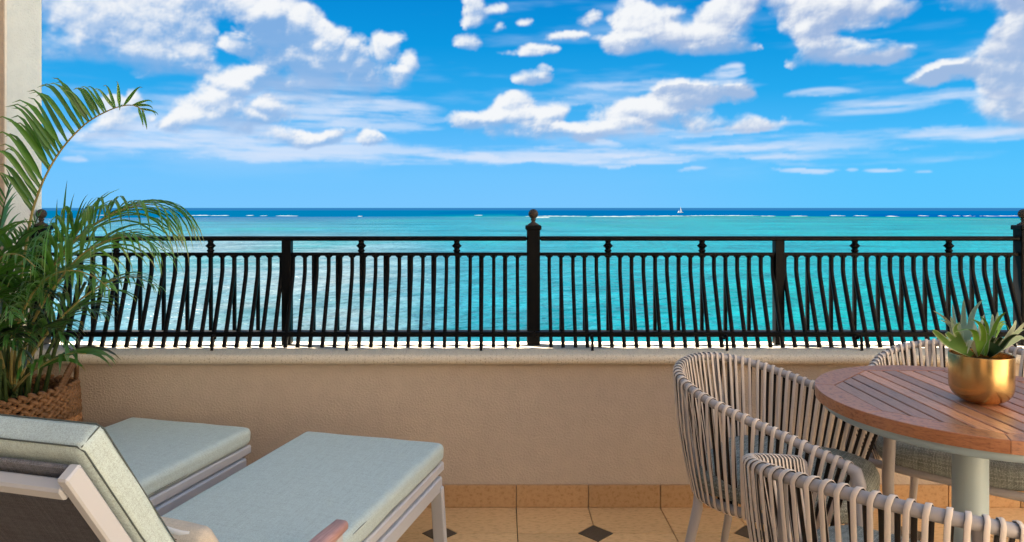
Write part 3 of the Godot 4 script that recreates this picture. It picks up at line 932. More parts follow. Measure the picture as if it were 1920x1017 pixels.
# ---------------------------------------------------------------- table
const TABLE := Vector3(1.314, 0.0, -1.966)
func round_table() -> void:
	var o := thing("round_table", TABLE)
	tag(o, "round teak slatted table on a pale grey pedestal at the right", "table")
	var top := 0.74
	var a := 0.318
	var r := 0.398
	var oct := func(x: float, ap: float) -> float: return minf(ap, ap * sqrt(2.0) - absf(x))
	var n := 13
	var pitch := 2 * a / n
	rng.seed = 5
	for i in n:
		var x0 := -a + pitch * i + (0.0032 if i > 0 else 0.001)
		var x1 := -a + pitch * (i + 1) - (0.0032 if i < n - 1 else 0.001)
		var kink := a * (sqrt(2.0) - 1.0)
		var xs := [x0]
		for k in [-kink, kink]:
			if k > x0 and k < x1: xs.append(k)
		xs.append(x1)
		var poly := PackedVector2Array()
		for x in xs: poly.append(Vector2(x, -oct.call(x, a - 0.001)))
		xs.reverse()
		for x in xs: poly.append(Vector2(x, oct.call(x, a - 0.001)))
		var st := begin()
		prism(st, poly, top - 0.024, top - 0.0005, 0.0014)
		obj(st, "slat", M.woods[rng.randi() % 4], o)
	for k in 8:
		var st := begin()
		var t0 := TAU / 8 * (k - 0.5)
		var poly := PackedVector2Array()
		var c := a / cos(PI / 8)
		poly.append(Vector2(cos(t0), sin(t0)) * (c + 0.001))
		for i in 9:
			var t := t0 + TAU / 8 * i / 8.0
			poly.append(Vector2(cos(t), sin(t)) * r)
		poly.append(Vector2(cos(t0 + TAU / 8), sin(t0 + TAU / 8)) * (c + 0.001))
		prism(st, inset(poly, 0.0005), top - 0.032, top, 0.0012)
		obj(st, "rim_segment", M.rim_wood, o)
	var st := begin()
	lathe(st, PackedVector2Array([Vector2(0.335, top - 0.0335), Vector2(0.378, top - 0.0335), Vector2(0.381, top - 0.036), Vector2(0.378, top - 0.052), Vector2(0.371, top - 0.058), Vector2(0.342, top - 0.058), Vector2(0.335, top - 0.0335)]), 64)
	for t in 4: bar(st, Vector3(0, top - 0.046, 0), Vector3(cos(t * PI / 2 + 0.78), 0, sin(t * PI / 2 + 0.78)) * 0.338 + Vector3.UP * (top - 0.046), 0.05, 0.022)
	obj(st, "under_frame", M.pedestal, o)
	st = begin()
	lathe(st, PackedVector2Array([Vector2(0.044, top - 0.058), Vector2(0.044, 0.03), Vector2(0.06, 0.014), Vector2(0.23, 0.012), Vector2(0.235, 0.008), Vector2(0.235, 0.0)]), 40)
	obj(st, "pedestal", M.pedestal, o)

# ---------------------------------------------------------------- woven chairs
const SH := {"w": 0.288, "l": 0.272, "e": 0.288, "n": 2.278, "hb": 0.759, "ha": 0.600, "q": 0.96}
func u_curve(w: float, l: float, e: float, n: float, v0: float, count: int, height: Callable) -> PackedVector3Array:
	var raw := PackedVector3Array()
	var arm := 24
	for i in arm: raw.append(Vector3(-w, 0, -(v0 + l + e * (1.0 - float(i) / arm))))
	for i in 121:
		var a := -PI / 2 + PI * i / 120.0
		raw.append(Vector3(w * signf(sin(a)) * pow(absf(sin(a)), 2 / n), 0, -(v0 + l - l * pow(absf(cos(a)), 2 / n))))
	for i in arm: raw.append(Vector3(w, 0, -(v0 + l + e * (i + 1.0) / arm)))
	for i in raw.size(): raw[i].y = height.call((-raw[i].z - v0) / (l + e))
	var total := 0.0
	for i in raw.size() - 1: total += raw[i].distance_to(raw[i + 1])
	var r := PackedVector3Array()
	var at_len := 0.0
	var j := 0
	var left := 0.0
	for i in count:
		var want := total * i / (count - 1.0)
		while j < raw.size() - 2 and left + raw[j].distance_to(raw[j + 1]) < want:
			left += raw[j].distance_to(raw[j + 1])
			j += 1
		r.append(raw[j].lerp(raw[j + 1], clampf((want - left) / maxf(1e-6, raw[j].distance_to(raw[j + 1])), 0, 1)))
	return r

func puck(st: SurfaceTool, hx: float, hz: float, n: float, profile: PackedVector2Array, centre: Vector3, segs := 56, wave := 0.0) -> void:
	var noise := FastNoiseLite.new()
	noise.frequency = 7.0
	var rows := []
	for p in profile:
		var ring := PackedVector3Array()
		for i in segs:
			var a := TAU * i / segs
			var q := Vector3(hx * p.x * signf(cos(a)) * pow(absf(cos(a)), 2 / n), p.y, -hz * p.x * signf(sin(a)) * pow(absf(sin(a)), 2 / n))
			q.y += noise.get_noise_2d(q.x, q.z) * wave
			ring.append(centre + q)
		rows.append(ring)
	st.set_smooth_group(1)
	skin(st, rows, true)

func make_chair() -> Node3D:
	var o := thing("woven_armchair")
	var count := 401
	var rail := u_curve(SH.w, SH.l, SH.e, SH.n, 0.0, count, func(v): return SH.ha + (SH.hb - SH.ha) * pow(maxf(0.0, 1.0 - v), SH.q))
	var low := u_curve(0.240, 0.23, 0.21, 2.4, 0.055, count, func(_v): return 0.400)
	var st := begin()
	var path := PackedVector3Array()
	for i in range(0, count, 4): path.append(rail[i])
	tube(st, path, 0.0125, 10)
	obj(st, "arm_rail", M.chair_tube, o)
	st = begin()
	path = PackedVector3Array()
	for i in range(0, count, 8): path.append(low[i])
	var front := PackedVector3Array([Vector3(0.236, 0.405, -0.525), Vector3(0.10, 0.408, -0.545), Vector3(-0.10, 0.408, -0.545), Vector3(-0.236, 0.405, -0.525)])
	path.append_array(front)
	tube(st, path, 0.0135, 10, true)
	obj(st, "seat_frame", M.chair_tube, o)
	for s in [-1.0, 1.0]:
		st = begin()
		tube(st, PackedVector3Array([Vector3(s * SH.w, SH.ha + 0.004, -0.535), Vector3(s * 0.288, SH.ha - 0.002, -0.556), Vector3(s * 0.287, SH.ha - 0.03, -0.562), Vector3(s * 0.282, 0.41, -0.556), Vector3(s * 0.292, 0.003, -0.565)]), 0.017, 12, false, PackedFloat32Array([0.8, 1.0, 1.1, 1.05, 0.72]))
		obj(st, "front_leg", M.chair_tube, o)
		st = begin()
		tube(st, PackedVector3Array([Vector3(s * 0.158, 0.742, -0.035), Vector3(s * 0.172, 0.40, -0.10), Vector3(s * 0.185, 0.36, -0.105), Vector3(s * 0.225, 0.003, -0.035)]), 0.0145, 12, false, PackedFloat32Array([0.7, 0.8, 1.1, 0.75]))
		obj(st, "rear_leg", M.chair_tube, o)
	st = begin()
	var prof := PackedVector2Array([Vector2(0.0, 0.0), Vector2(0.90, 0.0), Vector2(0.97, 0.010), Vector2(1.0, 0.030), Vector2(0.995, 0.048), Vector2(0.96, 0.066), Vector2(0.88, 0.078), Vector2(0.6, 0.086), Vector2(0.3, 0.090), Vector2(0.0, 0.091)])
	puck(st, 0.238, 0.245, 4.0, prof, Vector3(0, 0.412, -0.315), 64, 0.004)
	obj(st, "seat_cushion", M.knit, o)
	var total := 0.0
	for i in count - 1: total += rail[i].distance_to(rail[i + 1])
	var n := int(total / 0.0268)
	rng.seed = 33
	for k in n:
		var f := 0.012 + (0.972 * k) / (n - 1.0) + rng.randf_range(-0.0012, 0.0012)
		var f2 := minf(0.995, f + 0.42 * 0.0268 / total)
		st = begin()
		var spot := func(c: PackedVector3Array, t: float) -> Array:
			var i := clampi(int(t * (count - 1)), 1, count - 2)
			var tan := (c[i + 1] - c[i - 1]).normalized()
			var out := tan.cross(Vector3.UP).normalized()
			if out.dot(c[i] - Vector3(0, c[i].y, -0.3)) < 0: out = -out
			return [c[i], tan, out]
		var A: Array = spot.call(low, f)
		var A2: Array = spot.call(low, f2)
		var B: Array = spot.call(rail, f)
		var B2: Array = spot.call(rail, f2)
		var tone := rng.randf_range(0.90, 1.08)
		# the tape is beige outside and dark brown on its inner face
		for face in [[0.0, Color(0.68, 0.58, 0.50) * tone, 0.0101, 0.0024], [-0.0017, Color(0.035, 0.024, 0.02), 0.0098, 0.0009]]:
			var pts := PackedVector3Array()
			var sides := PackedVector3Array()
			var rb: float = 0.0166 + face[0]
			var rt: float = 0.0158 + face[0]
			# up the outside, over the rail, down the inside, under the seat frame
			var outer_bottom: Vector3 = A[0] + A[2] * rb
			var outer_top: Vector3 = B[0] + B[2] * rt
			for i in 5:
				var t := i / 5.0
				pts.append(outer_bottom.lerp(outer_top, t) + B[2] * 0.010 * sin(PI * t))
				sides.append(A[1].lerp(B[1], t))
			for i in 7:
				var ang := PI * i / 6.0
				var t := i / 6.0
				pts.append(B[0].lerp(B2[0], t) + B[2].lerp(B2[2], t) * cos(ang) * rt + Vector3.UP * sin(ang) * rt)
				sides.append((B[1] - B[2] * 0.25 * sin(ang)).normalized())
			var inner_top: Vector3 = B2[0] - B2[2] * rt
			var inner_bottom: Vector3 = A2[0] - A2[2] * rb
			for i in 5:
				var t := (i + 1) / 5.0
				pts.append(inner_top.lerp(inner_bottom, t))
				sides.append(B2[1].lerp(A2[1], t))
			for i in 5:
				var ang := PI * (i + 1) / 6.0
				pts.append(A2[0].lerp(A[0], (i + 1) / 6.0) - A[2] * cos(ang) * rb - Vector3.UP * sin(ang) * rb)
				sides.append(A[1])
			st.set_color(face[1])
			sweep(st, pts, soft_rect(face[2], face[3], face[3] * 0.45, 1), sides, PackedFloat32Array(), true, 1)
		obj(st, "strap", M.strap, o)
	return o

func dining_chairs() -> void:
	var first := make_chair()
	var poses := [[0.622, 2.345, -0.63, "woven strap armchair left of the round table, its whole curved back in view"], [0.643, 1.233, 0.863, "nearest woven strap armchair, cut off by the bottom right corner"], [1.785, 2.612, -2.329, "woven strap armchair behind the round table, its back to the parapet"]]
	for i in 3:
		var p: Array = poses[i]
		var c := first
		if i > 0:
			c = first.duplicate()
			c.name = "woven_armchair"
			add_child(c, true)
		c.position = Vector3(p[0], 0, -p[1])
		c.rotation.y = atan2(-cos(p[2]), sin(p[2]))
		tag(c, p[3], "chair", "woven armchairs round the table")

# ---------------------------------------------------------------- loungers
func make_lounger() -> Node3D:
	var o := thing("sun_lounger")
	var st := begin()
	pad(st, Vector3(0.2875, 0.0335, 0.615), 0.022, Vector3(0.0, 0.006, 0.0), 0.006, 30, 3)
	var seat := obj(st, "seat_cushion", M.fabric, o, Transform3D(Basis(), Vector3(0, 0.3705, 0.613)))
	st = begin()
	for y in [0.0195, -0.021]:
		tube(st, ring_path(0.2835, 0.611, 0.03, y), 0.0013, 5, true)
	obj(st, "piping", M.piping, seat)
	# sling frame under the cushion
	st = begin()
	for s in [-1.0, 1.0]: bar(st, Vector3(s * 0.272, 0.3175, 0.0), Vector3(s * 0.272, 0.3175, 1.25), 0.028, 0.034, Vector3.UP, 0.005)
	bar(st, Vector3(-0.258, 0.318, 0.014), Vector3(0.258, 0.318, 0.014), 0.028, 0.032, Vector3.UP, 0.005)
	bar(st, Vector3(-0.258, 0.318, 1.24), Vector3(0.258, 0.318, 1.24), 0.026, 0.030, Vector3.UP, 0.004)
	obj(st, "seat_frame", M.powder, o)
	st = begin()
	box(st, Vector3(0.52, 0.003, 1.2), Transform3D(Basis(), Vector3(0, 0.3285, 0.63)), 0.0)
	obj(st, "seat_sling", M.sling, o)
	for s in [-1.0, 1.0]:
		st = begin()
		bar(st, Vector3(s * 0.279, 0.270, 0.042), Vector3(s * 0.279, 0.270, 1.78), 0.030, 0.052, Vector3.UP, 0.005)
		obj(st, "side_rail", M.powder, o)
	for s in [-1.0, 1.0]:
		for z in [[0.058, 0.030], [1.74, 1.78]]:
			st = begin()
			bar(st, Vector3(s * 0.278, 0.262, z[0]), Vector3(s * 0.284, 0.0, z[1]), 0.026, 0.046, Vector3.RIGHT, 0.004)
			obj(st, "leg", M.powder, o)
		# armrest on two flat posts
		st = begin()
		var arm := PackedVector3Array()
		for i in 12: arm.append(Vector3(s * 0.315, 0.474, 0.845 + 0.50 * i / 11.0))
		var sc := PackedFloat32Array([0.45, 0.85, 1, 1, 1, 1, 1, 1, 1, 1, 0.85, 0.45])
		arm[1].z = 0.851
		arm[10].z = 1.339
		sweep(st, arm, soft_rect(0.046, 0.030, 0.012, 4), PackedVector3Array(), sc, false, 1)
		obj(st, "armrest", M.arm_wood, o)
		st = begin()
		for z in [0.865, 1.30]: bar(st, Vector3(s * 0.313, 0.246, z), Vector3(s * 0.313, 0.459, z), 0.034, 0.012, Vector3.RIGHT, 0.003)
		obj(st, "armrest_post", M.powder, o)
	# the reclined back: local x across, y up along it, z to its front
	var lean := deg_to_rad(57.7)
	var b := Vector3(0, sin(lean), cos(lean))
	var f := Vector3(0, cos(lean), -sin(lean))
	var xf := Transform3D(Basis(b.cross(f), b, f), Vector3(0, 0.405, 1.226))
	st = begin()
	pad(st, Vector3(0.2875, 0.315, 0.026), 0.013, Vector3(0, 0, 0.009), 0.005, 26, 8)
	var back := obj(st, "back_cushion", M.fabric, o, xf.translated_local(Vector3(0, 0.318, -0.0245)))
	st = begin()
	for z in [0.0215, -0.0215]:
		var path := PackedVector3Array()
		for k in [[0.276, 0.3135, 0.012], [-0.276, 0.3135, 0.012], [-0.286, 0.303, 0], [-0.286, -0.303, 0], [-0.276, -0.3135, 0], [0.276, -0.3135, 0], [0.286, -0.303, 0], [0.286, 0.303, 0]]: path.append(Vector3(k[0], k[1], z))
		tube(st, path, 0.0014, 5, true)
	for s in [-1.0, 1.0]: tube(st, PackedVector3Array([Vector3(s * 0.2828, 0.3108, -0.020), Vector3(s * 0.2828, 0.3108, 0.020)]), 0.0012, 5)
	obj(st, "piping", M.piping, back)
	st = begin()
	for s in [-1.0, 1.0]:
		st = begin()
		box(st, Vector3(0.020, 0.66, 0.031), xf * Transform3D(Basis(), Vector3(s * 0.2775, 0.283, -0.0765)), 0.003)
		obj(st, "back_rail", M.powder, o)
	st = begin()
	box(st, Vector3(0.53, 0.024, 0.024), xf * Transform3D(Basis(), Vector3(0, 0.578, -0.083)), 0.004)
	obj(st, "back_crossbar", M.powder, o)
	st = begin()
	box(st, Vector3(0.534, 0.56, 0.003), xf * Transform3D(Basis(), Vector3(0, 0.29, -0.0625)), 0.0)
	obj(st, "back_sling", M.sling, o)
	st = begin()
	box(st, Vector3(0.534, 0.034, 0.007), xf * Transform3D(Basis(), Vector3(0, 0.589, -0.0625)), 0.002)
	obj(st, "sling_hem", M.sling_hem, o)
	return o

func ring_path(hx: float, hz: float, r: float, y: float) -> PackedVector3Array:
	var p := PackedVector3Array()
	for k in 4:
		var c := Vector3((hx - r) * (1 if k == 0 or k == 3 else -1), y, (hz - r) * (1 if k < 2 else -1))
		for i in 5:
			var a := PI / 2 * (k + i / 4.0)
			p.append(c + Vector3(cos(a), 0, sin(a)) * r)
	return p

func loungers() -> void:
	var a := make_lounger()
	a.position = Vector3(-0.4865, 0, -2.665)
	a.rotation.y = -0.2613
	tag(a, "nearer grey-green cushioned sun lounger with its reclined back in front", "sun lounger", "sun loungers side by side")
	var b := a.duplicate()
	b.name = "sun_lounger"
	add_child(b, true)
	b.position = Vector3(-1.263, 0, -2.848)
	b.rotation.y = -0.2613
	tag(b, "farther sun lounger beside the palm, only its cushioned foot end showing", "sun lounger", "sun loungers side by side")
	# a small lumbar pillow left on the nearer seat
	var turn := Basis(Vector3.UP, -0.2613)
	var p := thing("lumbar_pillow", a.position + turn * Vector3(-0.055, 0.411, 1.125), -0.2613)
	tag(p, "small beige pillow with a white and brown edge on the nearer lounger seat", "pillow")
	var lean := Transform3D(Basis(Vector3.RIGHT, 0.55), Vector3(0, 0.086, 0))
	var st := begin()
	pad(st, Vector3(0.225, 0.094, 0.03), 0.028, Vector3(0.01, 0.0, 0.028), 0.006, 20, 4)
	var body := obj(st, "pillow_cover", M.pillow, p, lean)
	st = begin()
	var path := PackedVector3Array()
	for k in 40:
		var t := TAU * k / 40
		path.append(Vector3(0.229 * signf(cos(t)) * pow(absf(cos(t)), 0.42), 0.097 * signf(sin(t)) * pow(absf(sin(t)), 0.42), 0.004 * sin(t * 7)))
	tube(st, path, 0.0065, 6, true)
	obj(st, "white_edge", M.trim_white, body)
	st = begin()
	for i in path.size(): path[i] = path[i] * Vector3(0.985, 0.95, 1) + Vector3(0, 0, 0.013)
	tube(st, path, 0.0032, 5, true)
	obj(st, "brown_cord", M.trim_brown, body)

# ---------------------------------------------------------------- palm
func leaflet(st: SurfaceTool, base: Vector3, dir: Vector3, length: float, wide: float, droop: float, nrm: Vector3, color: Color, curl := 1.5) -> void:
	st.set_smooth_group(1)
	var rows := []
	var p := base
	var d := dir.normalized()
	var n := 9
	for i in n + 1:
		var t := float(i) / n
		var side := d.cross(nrm).normalized()
		var up := side.cross(d)
		var w := wide * 0.5 * (0.35 + 0.65 * smoothstep(0.0, 0.3, t)) * (1.0 - pow(t, 2.4)) + 0.0004
		rows.append(PackedVector3Array([p - side * w + up * w * 0.35, p, p + side * w + up * w * 0.35]))
		p += d * length / n
		d = (d + Vector3.DOWN * droop / n * pow(t + 0.15, curl) * 2.2).normalized()
	st.set_color(color)
	skin(st, rows.slice(0, n))
	st.set_color(color.lerp(Color(0.26, 0.20, 0.06), rng.randf_range(0.0, 0.9)))
	skin(st, rows.slice(n - 1, n + 1))

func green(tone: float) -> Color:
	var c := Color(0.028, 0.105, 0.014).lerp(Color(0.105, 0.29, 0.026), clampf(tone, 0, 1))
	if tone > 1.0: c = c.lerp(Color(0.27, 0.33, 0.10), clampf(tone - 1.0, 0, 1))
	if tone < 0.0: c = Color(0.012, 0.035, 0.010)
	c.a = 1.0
	return c

# opt: pairs, from, long, wide, spread (along the stem), lift, droop, tone, up, apart
func frond(tree: Node3D, pts: Array, opt: Dictionary, single: bool) -> void:
	var raw := PackedVector3Array()
	for p in pts: raw.append(p)
	var path := smooth_path(raw, 48)
	var st := begin()
	var sc := PackedFloat32Array()
	for i in 48: sc.append(lerpf(1.0, 0.22, i / 47.0))
	st.set_color(Color.WHITE)
	tube(st, path, opt.get("thick", 0.0065), 7, false, sc)
	var fr := obj(st, "frond", M.rachis if opt.get("pale", true) else M.cane, tree)
	var all := begin()
	var n: int = opt.pairs
	for k in n:
		var t: float = lerpf(opt.from, 1.0, pow(k / (n - 1.0), 0.93))
		var i := clampi(int(t * 47), 1, 46)
		var fwd := (path[i + 1] - path[i - 1]).normalized()
		var up: Vector3 = opt.get("up", Vector3.UP)
		up = (up - fwd * up.dot(fwd)).normalized()
		var side := fwd.cross(up)
		var s: float = (t - opt.from) / (1.0 - opt.from)
		var long: float = opt.long * (0.55 + 0.45 * sin(PI * clampf(s * 1.15 + 0.12, 0, 1))) * (1.0 - opt.get("taper", 0.62) * pow(s, 2.6)) * rng.randf_range(0.88, 1.08)
		for sg in [-1.0, 1.0]:
			if rng.randf() < 0.04: continue
			var d: Vector3 = fwd * (opt.spread + opt.get("gain", 0.45) * s + rng.randf_range(-0.08, 0.08)) + side * sg * opt.apart + up * (opt.lift * (1.0 - 0.55 * s) + rng.randf_range(-0.09, 0.09))
			if opt.has("aim"): d = (opt.aim as Vector3).lerp(fwd + Vector3.DOWN * 0.35 + side * sg * 0.5, smoothstep(0.72, 0.95, s)) + side * sg * opt.apart * 0.5 + Vector3(rng.randf_range(-0.06, 0.06), 0, rng.randf_range(-0.1, 0.1))
			var where := path[i].lerp(path[i + 1], rng.randf()) 
			var c := green(opt.tone + rng.randf_range(-0.22, 0.28))
			var one := begin() if single else all
			leaflet(one, where, d, long, opt.wide * (1.0 - 0.6 * s * s) * rng.randf_range(0.85, 1.1), opt.droop * rng.randf_range(0.7, 1.3), opt.get("face", up), c, opt.get("curl", 1.5))
			if single: obj(one, "leaflet", M.leaf, fr)
	if not single: tag(obj(all, "leaflets", M.leaf, fr), "", "", "", "stuff")

func palm() -> void:
	var c := Vector3(-1.91, 0, -2.70)
	rng.seed = 61
	# the basket: rings of braided stalks
	var basket := thing("woven_basket", c)
	tag(basket, "brown braided basket holding the palm, left of the farther lounger", "basket")
	var rows := 23
	var rim := 0.578
	for k in rows:
		var y := 0.013 + rim * k / rows
		var r := 0.226 + 0.018 * sin(PI * clampf(float(k) / rows, 0, 1) * 0.9)
		var n := 46
		var st := begin()
		for i in n:
			for s in [-1.0, 1.0]:
				var a := TAU * (i + (0.25 if s > 0 else -0.25) + rng.randf_range(-0.1, 0.1)) / n
				var out := Vector3(cos(a), 0, sin(a))
				var along := Vector3(-sin(a), 0, cos(a))
				var sag := 0.012 * sin(a * 2 + 1) * k / rows
				var p: Vector3 = out * (r + rng.randf_range(-0.002, 0.003)) + Vector3.UP * (y + s * 0.0045 + sag)
				var dir: Vector3 = (along + Vector3.UP * s * 0.62).normalized()
				blob(st, Transform3D(Basis(dir * 0.0205 * rng.randf_range(0.9, 1.15), dir.cross(out).normalized() * 0.0100, out * 0.0145), p))
		obj(st, "braid", M.braids[rng.randi() % 4], basket)
	for k in 2:
		var st := begin()
		var a0 := [0.28, PI + 0.3][k] as float
		for i in 26:
			var f := i / 25.0
			var a := a0 - 0.42 + 0.84 * f
			var h := 0.585 + 0.075 * sin(PI * f)
			for s in [-1.0, 1.0]:
				var out := Vector3(cos(a), 0, -sin(a))
				var along := Vector3(-sin(a), 0.12 * cos(PI * f) * 2.0, -cos(a)).normalized()
				blob(st, Transform3D(Basis(along * 0.019, along.cross(out).normalized() * 0.009, out * 0.010), out * 0.236 + Vector3.UP * (h + s * 0.007)))
		obj(st, "handle", M.braids[k], basket)
	var st := begin()
	lathe(st, PackedVector2Array([Vector2(0.0, 0.50), Vector2(0.222, 0.50), Vector2(0.217, 0.0), Vector2(0, 0.004)]), 28)
	obj(st, "liner", M.soil, basket)

	var tree := thing("areca_palm", c + Vector3(0, 0.5, 0))
	tag(tree, "tall areca palm with arching fronds in the braided basket by the pier", "palm", "")
	var off := -tree.position
	for k in 30:
		st = begin()
		var a := rng.randf() * TAU
		var q := sqrt(rng.randf()) * 0.13
		var foot := Vector3(cos(a) * q, 0.0, sin(a) * q)
		var lean := Vector3(cos(a) * q * 1.1 + rng.randf_range(-0.06, 0.06), 0, sin(a) * q * 0.8 + 0.03)
		var h := rng.randf_range(0.30, 0.62)
		tube(st, smooth_path(PackedVector3Array([foot, foot + lean * 0.35 + Vector3.UP * h * 0.5, foot + lean + Vector3.UP * h]), 8), rng.randf_range(0.0055, 0.010), 7, false, PackedFloat32Array([1, 1, 1, 0.95, 0.9, 0.85, 0.8, 0.7]))
		obj(st, "cane", M.cane_pale if k % 7 == 0 else M.cane, tree)
	var base := Vector3(0.02, 0.05, 0.0)
	var w := func(list: Array) -> Array:
		var r := []
		for p in list: r.append(at(p[0], p[1], p[2]) + off)
		return r
	# the tall frond in front of the pier
	frond(tree, [base] + w.call([[35, 560, 2.66], [55, 421, 2.66], [72, 361, 2.65], [88, 324, 2.64], [110, 287, 2.62], [134, 257, 2.60], [164, 229, 2.57], [197, 210, 2.54], [227, 199, 2.51], [252, 198, 2.48], [270, 209, 2.46]]),
		{"aim": Vector3(-0.52, 0.95, 0.12), "pairs": 26, "from": 0.49, "long": 0.265, "wide": 0.020, "spread": 0.95, "gain": -0.55, "taper": 0.5, "lift": 1.15, "droop": 5.0, "tone": 0.6, "up": Vector3(-0.9, 0.55, 0.25), "apart": 0.22, "thick": 0.007, "curl": 6.0, "face": Vector3(0.35, 0.15, 1.0)}, true)
	# the frond that arches over the railing to the right
	frond(tree, [base] + w.call([[40, 600, 2.6], [85, 520, 2.55], [135, 455, 2.5], [190, 412, 2.45], [238, 390, 2.42], [282, 384, 2.40], [312, 393, 2.39]]),
		{"pairs": 24, "from": 0.50, "long": 0.50, "taper": 0.25, "wide": 0.014, "spread": 0.80, "lift": 0.22, "droop": 3.4, "tone": 0.75, "apart": 0.55, "curl": 1.2}, true)
	frond(tree, [base] + w.call([[55, 620, 2.55], [100, 540, 2.5], [150, 480, 2.45], [205, 450, 2.42], [255, 445, 2.40], [285, 462, 2.38]]),
		{"pairs": 20, "from": 0.48, "long": 0.42, "taper": 0.3, "wide": 0.014, "spread": 0.85, "lift": 0.25, "droop": 2.4, "tone": 0.9, "apart": 0.5, "curl": 1.3}, true)
	frond(tree, [base] + w.call([[60, 610, 2.6], [98, 520, 2.58], [128, 462, 2.56], [152, 425, 2.55]]),
		{"pairs": 7, "from": 0.68, "long": 0.34, "taper": 0.1, "wide": 0.013, "spread": 1.3, "gain": 0.2, "lift": 0.35, "droop": 0.9, "tone": 0.95, "apart": 0.35, "face": Vector3(0.1, 0.3, 1)}, true)
	# pale glossy fronds towards the camera
	frond(tree, [base] + w.call([[25, 640, 2.5], [55, 560, 2.42], [95, 518, 2.36], [140, 508, 2.32], [180, 522, 2.29], [207, 545, 2.27]]),
		{"pairs": 22, "from": 0.42, "long": 0.21, "wide": 0.015, "spread": 0.6, "lift": 0.10, "droop": 1.8, "tone": 0.55, "apart": 0.75, "curl": 1.2, "up": Vector3(-0.2, 0.9, 0.3)}, true)
	frond(tree, [base] + w.call([[-5, 640, 2.5], [-20, 540, 2.42], [0, 485, 2.34], [35, 478, 2.29], [65, 500, 2.26]]),
		{"pairs": 18, "from": 0.42, "long": 0.22, "wide": 0.015, "spread": 0.6, "lift": 0.12, "droop": 1.8, "tone": 0.5, "apart": 0.75, "curl": 1.2}, true)
	frond(tree, [base] + w.call([[70, 650, 2.6], [130, 580, 2.54], [190, 535, 2.5], [245, 520, 2.47], [290, 535, 2.45]]),
		{"pairs": 18, "from": 0.42, "long": 0.27, "wide": 0.014, "spread": 0.8, "lift": 0.15, "droop": 1.8, "tone": 0.4, "apart": 0.6}, true)
	# the low one on the right
	frond(tree, [base] + w.call([[50, 705, 2.5], [92, 678, 2.4], [128, 664, 2.34], [160, 664, 2.31]]),
		{"pairs": 6, "from": 0.55, "long": 0.27, "wide": 0.022, "spread": 1.2, "gain": 0.1, "taper": 0.2, "lift": 0.2, "droop": 1.9, "tone": 0.2, "apart": 0.75, "face": Vector3(0.2, 0.6, 0.8)}, true)
	# the fuller, shaded fronds behind
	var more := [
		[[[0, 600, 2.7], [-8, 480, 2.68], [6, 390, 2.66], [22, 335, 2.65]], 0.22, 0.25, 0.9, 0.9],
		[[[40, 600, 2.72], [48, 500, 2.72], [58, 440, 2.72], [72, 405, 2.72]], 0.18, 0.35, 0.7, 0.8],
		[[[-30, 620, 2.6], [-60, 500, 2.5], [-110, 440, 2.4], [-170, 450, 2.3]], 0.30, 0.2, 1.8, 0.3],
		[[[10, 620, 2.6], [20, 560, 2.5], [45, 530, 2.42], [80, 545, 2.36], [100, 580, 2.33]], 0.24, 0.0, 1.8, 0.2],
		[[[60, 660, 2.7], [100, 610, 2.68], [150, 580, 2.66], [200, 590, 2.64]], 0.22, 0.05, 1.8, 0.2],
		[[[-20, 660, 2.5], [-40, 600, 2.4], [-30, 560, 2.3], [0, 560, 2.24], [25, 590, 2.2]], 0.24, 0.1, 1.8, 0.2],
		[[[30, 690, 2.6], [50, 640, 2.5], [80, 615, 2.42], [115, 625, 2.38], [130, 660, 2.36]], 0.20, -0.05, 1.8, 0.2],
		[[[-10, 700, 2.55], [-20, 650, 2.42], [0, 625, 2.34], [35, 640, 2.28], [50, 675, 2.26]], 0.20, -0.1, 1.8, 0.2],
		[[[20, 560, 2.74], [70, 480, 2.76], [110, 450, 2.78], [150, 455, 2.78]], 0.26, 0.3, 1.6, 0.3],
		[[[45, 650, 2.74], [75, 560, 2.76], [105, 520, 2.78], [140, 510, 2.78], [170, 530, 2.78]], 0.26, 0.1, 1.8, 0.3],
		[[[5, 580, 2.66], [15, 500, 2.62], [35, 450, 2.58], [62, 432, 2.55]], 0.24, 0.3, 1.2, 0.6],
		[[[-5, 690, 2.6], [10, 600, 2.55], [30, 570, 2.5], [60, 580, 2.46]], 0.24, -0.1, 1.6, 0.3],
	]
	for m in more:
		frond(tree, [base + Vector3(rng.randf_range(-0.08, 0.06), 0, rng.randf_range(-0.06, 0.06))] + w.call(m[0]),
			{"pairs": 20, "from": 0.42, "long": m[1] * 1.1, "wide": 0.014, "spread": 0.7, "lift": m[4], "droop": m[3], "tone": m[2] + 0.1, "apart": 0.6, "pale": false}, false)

func blob(st: SurfaceTool, xf: Transform3D) -> void:
	st.set_smooth_group(1)
	var rows := []
	for i in 5:
		var a := -PI / 2 + PI * i / 4.0
		var ring := PackedVector3Array()
		for j in 6:
			var b := TAU * j / 6
			ring.append(xf * Vector3(sin(a), cos(a) * cos(b), cos(a) * sin(b)))
		rows.append(ring)
	skin(st, rows, true)

